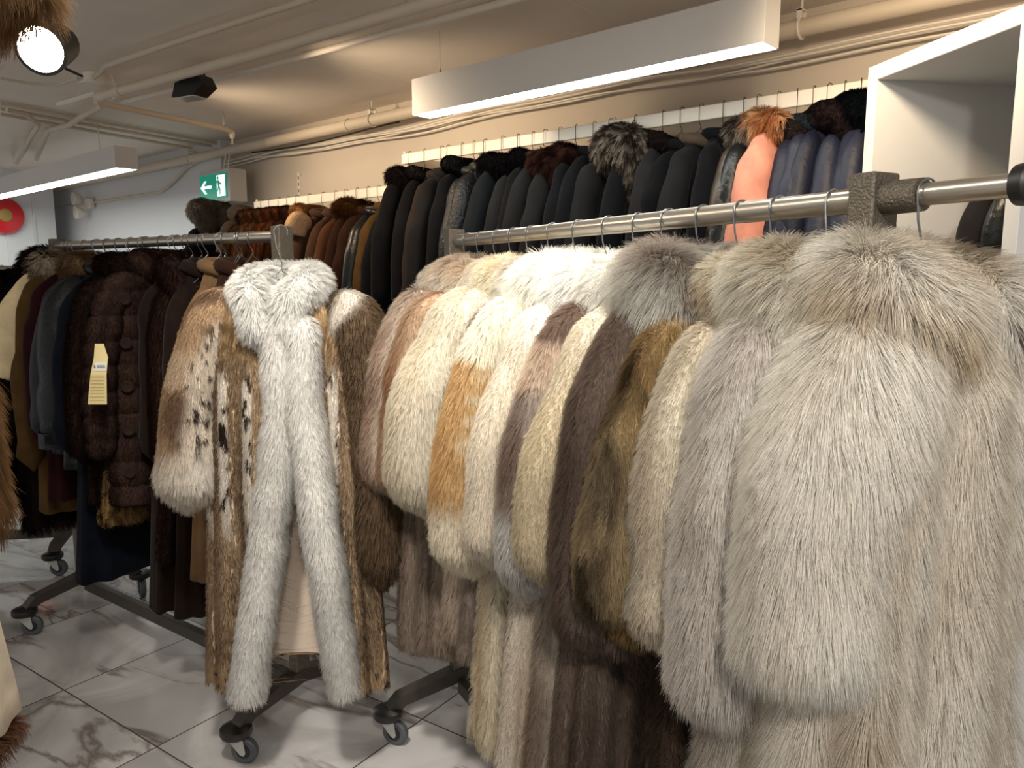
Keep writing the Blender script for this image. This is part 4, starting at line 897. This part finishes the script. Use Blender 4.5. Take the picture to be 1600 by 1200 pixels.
for i, (t, kd, lb, mk, kw) in enumerate(left):
    kw = dict(kw); p = on_left(t); yaw = R(kw.pop('yaw', 5 * math.sin(i * 1.9))); rz = LRZ + yaw; big = kw.pop('bigcuff', 0)
    if kd == 'C':
        if kw.get('cuffm'): kw['cuffm'] = MM[kw['cuffm']]
        base = dict(d=.042, hd=.06, srx=.055, sry=.045, sw=.175, hw=.215, out=.07, seed=300 + i, zb=-.10, nf=8, amp=.013, group=G3); base.update(kw)
        if t < .42: base.update(sw=.11, srx=.045, out=.03, hw=.19)
        root = cloth_coat(lb, p, rz, MM[mk], **base)
        if big:
            e = Vector((-(.205 + .055), -.0, -.18 - .58 + .04))
            MB().box((e.x + .01, -.066, e.z), (.10, .008, .035), bev=.002).build('cuff_strap', MM['nleather'], root)
            b = MB().lathe([(.016, -.006), (.017, .0), (.016, .002)], (e.x + .035, -.072, e.z), 'y', 20).build('button', M['black'], root, True)
            MB().tube([(e.x + .035 + .0165 * math.cos(a), -.076, e.z + .0165 * math.sin(a)) for a in np.linspace(0, 6.283, 20)], .0025, 6, False).build('button_ring', M['brass'], b, True)
    elif kd == 'F':
        cf = c_mix((0, c_plain('#1d1511')), (.78, leopard)) if mk == 'leo' else c_fox(*mk)
        base = dict(sl=.6, sw=.18, d=.05, hw=.225, hd=.075, srx=.06, sry=.05, out=.05, dens=6, rad=.0008, collar=.045, zb=-.10); base.update(kw)
        if t < .42: base.update(sw=.11, srx=.045, out=.03, hw=.18)
        root = fur_coat(lb, p, rz, cb=cf, seed=300 + i, group=G3, **base)
        if 'yellow paper tag' in lb:
            pass
    else:
        def quilt(p, u, v, base=c_fox('#3a2a24', '#221713', 6, .5)): return base(p, u, v)
        root = empty('quilted_coat', p, rz, lb, 'coat', G3)
        def puff(sf, step=.085, a=.012):
            P = sf.P; z = P[..., 2]; k = np.abs(np.sin(np.pi * z / step)) ** .5; Q = P + sf.N * (a * (k - .6))[..., None]; return Surf(Q).outward()
        sb = puff(body_surf(.92, .205, .05, .235, .075, 6, .01, 346, z0=-.085, zs=-.18, nv=120, nu=72)); b = grid_obj('body', sb, M_SKIN, root, quilt)
        fur(sb, b, quilt, rz, p, .010, 7, seed=4, rad=.0007, lift=.35, clump=.008, keep=lambda q, r: q[:, 0] < .15)
        for sx in (-1, 1):
            ss = puff(sleeve_surf(sx, .205, -.18, .58, .055, .05, .05, .02, .95, 5 + sx, nv=90)); s = grid_obj('sleeve', ss, M_SKIN, root, quilt)
            fur(ss, s, quilt, rz, p, .010, 6, seed=5 + sx, rad=.0007, lift=.35, clump=.008)
        sc_ = roll_surf([(-.03, -.075, -.14), (-.085, -.03, -.09), (-.065, .04, -.07), (0, .06, -.065), (.065, .04, -.07), (.085, -.03, -.09), (.03, -.075, -.14)], [.03, .04, .04, .04, .03], seed=6)
        c = grid_obj('collar', sc_, M_SKIN, root, quilt); fur(sc_, c, quilt, rz, p, .012, 7, seed=9, rad=.0007)
        for k in range(5):
            z = -.20 - k * .15; ybut = -.076 - .016 * k / 4
            bt = MB().lathe([(.006, .006), (.019, .004), (.021, -.001), (.017, -.006), (.012, -.004), (.002, -.004)], (-.178 - .006 * k, -.058, z), 'y', 20, R(-38)).build('button', SU('button_brown', '#2c211d') if k == 0 else bpy.data.materials['button_brown'], root, True)
    hanger(p, LRZ + yaw * 2 + R(10 * math.sin(i * 3)), 'wireL', M['wire'], hl(lb), 'wire hangers on the left rack', r=.020, drop=.06, sw=.09)
for k in range(14):
    t = .10 + k * .062 + .01 * math.sin(k * 5)
    hanger(on_left(t), LRZ + R(25 * math.sin(k * 2.2)), 'wireL', M['wire'], 'thin spare wire hanger looped over the left rack rail between the loaded ones', 'spare wire hangers on the left rack')
# paper tag hanging from the tagged coat
q0 = at(152, 585, F=2.44)
tg = MB(); T = LF(1, 0, 0); U = Vector((0, 0, 1)); nF = LF(0, -1, 0)
def tp_(x, z, c): return q0 + T * (x - .012 * (z / .1)*-.25) + U * z + nF * (.006 * math.cos(z * 30) + c)
H2 = .098
rows = [(-.032, -H2), (.022, -H2), (.030, 0.02), (.036, .055), (.026, H2), (.0, H2), (-.004, .055), (-.012, .02)]
for a, b, c_, d_ in (((-.038, -H2), (.024, -H2), (.033, .0), (-.018, .0)), ((-.018, .0), (.033, .0), (.037, .055), (-.008, .055)), ((-.008, .055), (.037, .055), (.022, H2), (-.006, H2))):
    tg.prism([a, b, c_, d_], tp_, .001)
to = tg.build('price_tag', M['paper'], None, label='yellow paper price tag hanging on the dark brown fur coat', cat='tag')
ln = MB()
for k in range(8): ln.prism([(-.030 + k * .002, -.085 + k * .011), (.018 + k * .001, -.085 + k * .011), (.018 + k * .001, -.0838 + k * .011), (-.030 + k * .002, -.0838 + k * .011)], lambda x, z, c: tp_(x, z, c + .002), .0004)
ln.build('ruled_lines', M['inkg'], to)
MB().prism([(-.008, .012), (.034, .012), (.035, .04), (-.004, .04)], lambda x, z, c: tp_(x, z, c + .002), .0005).build('sticker', M['sticker'] if 'sticker' in M else mat('sticker_white', '#dedccf', .7), to)
tx = bpy.data.curves.new('printed_number', 'FONT'); tx.body = '$ 4200'; tx.size = .013; tx.extrude = .0002
_t = bpy.data.objects.new('printed_number', tx); col.objects.link(_t)
dg = bpy.context.evaluated_depsgraph_get(); tme = bpy.data.meshes.new_from_object(_t.evaluated_get(dg)); bpy.data.objects.remove(_t); bpy.data.curves.remove(tx)
tme.materials.clear(); tme.materials.append(M['ink']); txo = bpy.data.objects.new('printed_number', tme); col.objects.link(txo); txo.parent = to
txo.location = tp_(-.006, .022, .0045); txo.rotation_euler = (R(90), 0, YAW)
# ---------------------------------------------------------------- the spotted fur coat facing the camera
lp = LF(-.648, 2.19, 1.56); lrz = YAW + R(-6)
def lynx(p, u, v):
    x, z = p[:, 0], p[:, 2]
    wv = x + .012 * vnoise(p * np.array([6, 6, 3]), 31); pan = np.cos(2 * np.pi * wv / .078 + .6)
    sp = vnoise(p * np.array([700, 700, 420]), 5)
    brown = lerp(S('#b59d80'), S('#5a4737'), sstep(-.5, .5, sp + .5 * vnoise(p * np.array([14, 14, 5]), 3))[:, None])
    top = lerp(S('#b79c78'), S('#7d6548'), sstep(-.4, .5, vnoise(p * 40, 6))[:, None])
    white = c_plain('#ded6ca', .08)(p, u, v)
    sn = vnoise(p * np.array([70, 70, 42]), 12); white = lerp(white, S('#332a25'), sstep(.26, .40, sn)[:, None])
    kw_ = sstep(.25, .6, pan) * sstep(-.30, -.36, z + .03 * vnoise(p * 20, 8)) * sstep(-.86, -.7, z)
    c = lerp(brown, white, kw_[:, None]); c = lerp(c, top, sstep(-.36, -.2, z)[:, None])
    hem = sstep(-1.16, -1.24, z + .03 * vnoise(p * 30, 2))
    return lerp(c, lerp(S('#b79c7c'), S('#3a2d24'), sstep(.22, .4, vnoise(p * 90, 7))[:, None]), hem[:, None])
def lynx_arm(p, u, v):
    sp = vnoise(p * np.array([260, 260, 170]), 5); z = p[:, 2]
    brown = lerp(S('#bb9f80'), S('#7c6350'), sstep(-.5, .5, vnoise(p * np.array([30, 30, 9]), 3) + .3 * sp)[:, None])
    sn = vnoise(p * np.array([66, 66, 44]), 12); wh = lerp(c_plain('#e2d6c6', .08)(p, u, v), S('#2e2622'), sstep(.24, .38, sn)[:, None])
    side = sstep(-.15, .3, np.cos(2 * np.pi * u - np.where(p[:, 0] < 0, 3.14, 0)) + .2 * vnoise(p * 12, 4))
    band = sstep(.2, .6, np.sin(z * 22 + 2.2)); bb = lerp(brown, c_plain('#dcc6ac', .06)(p, u, v), (.75 * band)[:, None])
    c = lerp(bb, wh, (side * .9)[:, None])
    return lerp(c, c_plain('#ece4d8', .06)(p, u, v), sstep(.82, .9, v + .04 * vnoise(p * 25, 9))[:, None])
def lynx_arm_dark(p, u, v):
    sp = vnoise(p * np.array([600, 600, 400]), 5)
    c = lerp(S('#8a745c'), S('#392c22'), sstep(-.6, .6, sp)[:, None]); return lerp(c, c_plain('#ddd5c9', .08)(p, u, v), (sstep(.34, .22, v + .05 * vnoise(p * 20, 2)) * sstep(.12, .2, v))[:, None])
root = empty('lynx_fur_coat', lp, lrz, 'long spotted lynx coat with white fox trim hanging open at the end of left rack', 'coat')
nv, nu = 60, 90
z = np.concatenate([np.linspace(-.10, -.19, 9), np.linspace(-.19, -1.255, nv - 8)[1:]])
k = np.clip((-.10 - z) / .09, 0, 1); t = np.clip((-.19 - z) / 1.10, 0, 1)
wv_ = lerp(.075, .215, k ** .75) + .055 * t; dv_ = lerp(.05, .08, k) + .02 * t
# opening: front edges part from the collar to the hem
open_ = np.interp(t, [0, .2, .5, 1], [.10, .08, .20, .44])
a_all = []
P = np.zeros((nv, nu, 3))
for i in range(nv):
    a0 = -np.pi / 2 + .17 + open_[i]; a = np.linspace(a0, a0 + 2 * np.pi - 2 * open_[i], nu)
    c_, s__ = np.cos(a), np.sin(a)
    f = .016 * (.2 + t[i]) * (np.cos(11 * a + 1) + .4 * np.cos(17 * a))
    P[i, :, 0] = wv_[i] * np.sign(c_) * np.abs(c_) ** .8 + f * c_ * .6; P[i, :, 1] = dv_[i] * np.sign(s__) * np.abs(s__) ** .8 + f * s__; P[i, :, 2] = z[i] - .03 * t[i] * np.cos(a - .3)**2
sf = Surf(P, closed=False).outward()
body = grid_obj('body', sf, M_SKIN, root, lynx)
fur(sf, body, lynx, lrz, lp, .017, 16, lift=.3, rad=.0005, clump=.008, seed=41, swirl=.25, npt=4)
Pi = P.copy(); Pi[..., :2] *= .93; Pi[..., 2] += .012
M['lining'] = mat('satin_lining', '#cdbcab', .5, sheen=.3)
grid_obj('lining', Surf(Pi, closed=False), M['lining'], root, label='plain beige satin lining')
edge = np.stack([P[:, 0], P[:, -1]])
for side in (0, 1):
    E = edge[side][6::4].copy(); E[:, 1] -= .012; E[:, 0] += (.012 if side == 0 else -.012)
    E = np.vstack([E, edge[side][-1] + np.array([.012 if side == 0 else -.012, -.012, -.0])])
    s = roll_surf(E.tolist(), [.036, .040, .041, .041, .040], n=60, nu=16, bump=.08, seed=60 + side)
    o = grid_obj('front_trim', s, M_SKIN, root, c_plain('#f5f2ec', .03), label='white fox front trim')
    fur(s, o, c_plain('#f5f2ec', .03), lrz, lp, .030, 16, lift=.45, rad=.0005, clump=.009, seed=60 + side, clamt=.35)
cp = [(-.035, -.095, -.235), (-.055, -.08, -.13), (-.085, -.03, -.09), (-.065, .05, -.075), (0, .07, -.08), (.065, .05, -.075), (.085, -.03, -.09), (.055, -.08, -.13), (.035, -.095, -.235)]
s = roll_surf(cp, [.034, .042, .044, .042, .034], seed=66, n=60)
o = grid_obj('collar', s, M_SKIN, root, c_plain('#f7f5f0', .03), label='wide white fox collar')
fur(s, o, c_plain('#f7f5f0', .03), lrz, lp, .034, 18, lift=.6, rad=.00055, clump=.012, seed=67, swirl=.5, clamt=.4)
for sx, cf in ((-1, lynx_arm), (1, lynx_arm_dark)):
    ss = sleeve_surf(sx, .225, -.195, .53 if sx < 0 else .74, .085, .07, .075 if sx < 0 else .055, -.03, 1.0 if sx < 0 else .8, 70 + sx, bump=.12)
    s = grid_obj('sleeve', ss, M_SKIN, root, cf)
    fur(ss, s, cf, lrz, lp, .020, 15, lift=.35, rad=.0005, clump=.009, seed=71 + sx, swirl=.3, lenf=lambda p, u, v: 1 + 1.0 * sstep(.8, .9, v))
hanger(lp + Vector((0, 0, .06)), lrz, 'black', M['chrome'], 'black plastic hanger with metal hook holding the spotted fur coat', None)
# ---------------------------------------------------------------- far-left black furs
for i, (L_, F_, lb) in enumerate(((-2.42, 3.78, 'black long-haired fur coat right-hand on the far rack'), (-2.56, 3.76, 'black-brown fur coat beside the right-hand one on the far rack'), (-2.72, 3.74, 'dark fur coat third along the far rack'), (-2.9, 3.72, 'dark fur coat at the picture edge on the far rack'))):
    fur_coat(lb, LF(L_, F_ + .14, 1.53), LRZ + R(35), L=1.15, sl=.6, cb=c_fox('#221a18', '#0e0b0b', 4, .6), flen=.03, dens=3, rad=.0011, seed=500 + i, group='black furs on the far rack')
    hanger(LF(L_, F_ + .14, 1.53), LRZ + R(35), 'wire', M['wire'], hl(lb), 'wire hangers on the far rack')
# ---------------------------------------------------------------- near-left furs at the picture edge
nd = (NR0 - NR1).normalized(); NRZ = math.atan2(nd.y, nd.x) + R(90)
bf = c_fox('#a98661', '#62462e', 4, .5, sc=(20, 20, 10), warm='#bd9a70')
def on_near(t): q = NR0.lerp(NR1, t); return Vector((q.x, q.y, 1.72))
def near_coat(px, v, F, zrail, kind, lb, **kw):
    pass
ts = at(2, 700, F=1.28)   # cuff region of the brown fox sleeve
xr = Matrix.Rotation(YAW, 4, 'Z')
base = LF(-1.26, 1.30, 1.72)
fur_coat('brown long-haired fox coat whose sleeve enters at the left edge', base, YAW + R(10), L=.72, sl=.52, sw=.21, d=.06, hw=.235, srx=.065, sry=.065, out=.055, flen=.055, dens=9, rad=.00055, cb=bf, collar=.05, xc=1, seed=600, lift=.35, clump=.012, cuff=1.1, name='fox_coat', zb=-.09)
hanger(base, YAW, 'wire', M['wire'], 'wire hanger on the near left rack', None)
b2 = LF(-1.355, 1.50, 1.72)
r2 = cloth_coat('long cream suede coat with brown fur hem at the lower left edge', b2, YAW + R(5), MM['beige'], L=1.17, hw=.29, hd=.12, sl=.5, sw=.2, amp=.014, seed=610)
hs = body_surf(1.21, .2, .05, .285, .115, 6, .014, 610, z0=-1.10, zs=-1.13, neck=.2, top=.08, nv=24)
ho = grid_obj('fur_hem', hs, M_SKIN, r2, c_plain('#6b4a36', .2)); fur(hs, ho, c_plain('#7a5843', .25), YAW + R(5), b2, .04, 7, seed=12, rad=.0006)
hanger(b2, YAW, 'wire', M['wire'], 'wire hanger on the near left rack behind the first', None)
# fur hanging at the top left corner, in front of the glaring spotlight
hp = at(-4, 68, F=1.05)
hs = roll_surf([(-.25, 0, .20), (-.12, 0, .13), (-.03, 0, .08), (.0, 0, .03)], [.10, .10, .085, .06], n=30, nu=24, bump=.1, seed=620)
ho = empty('fur_hat', hp, YAW, 'brown long-haired fur piece hanging at the top left corner before the spotlight', 'hat')
g = grid_obj('crown', hs, M_SKIN, ho, bf); fur(hs, g, bf, YAW, hp, .045, 12, lift=.4, rad=.0004, clump=.010, seed=621)
MB().tube([(-.2, 0, .2), (-.2, 0, HC - hp.z)], .003, 6).build('cord', M['black'], ho, True)
# garments in the wardrobe
for i, (x, lb, mk) in enumerate(((.36, 'dark charcoal coat in the open wardrobe, further from the jamb', 'char'), (.46, 'black leather coat in the open wardrobe nearest the jamb', 'bleather'))):
    q = wo + Matrix.Rotation(ang, 3, 'Z') @ Vector((x, DU * .5, 1.86))
    # local x must run across the bay depth
    cloth_coat(lb, q, ang + R(90), MM[mk], L=1.1, sw=.19, hw=.2, srx=.06, out=.01, seed=700 + i, group='coats in the open wardrobe', zb=-.08)
    hanger(q, ang + R(90), 'wire', M['wire'], hl(lb), 'wire hangers in the wardrobe')
print('STRANDS', NSTR[0])
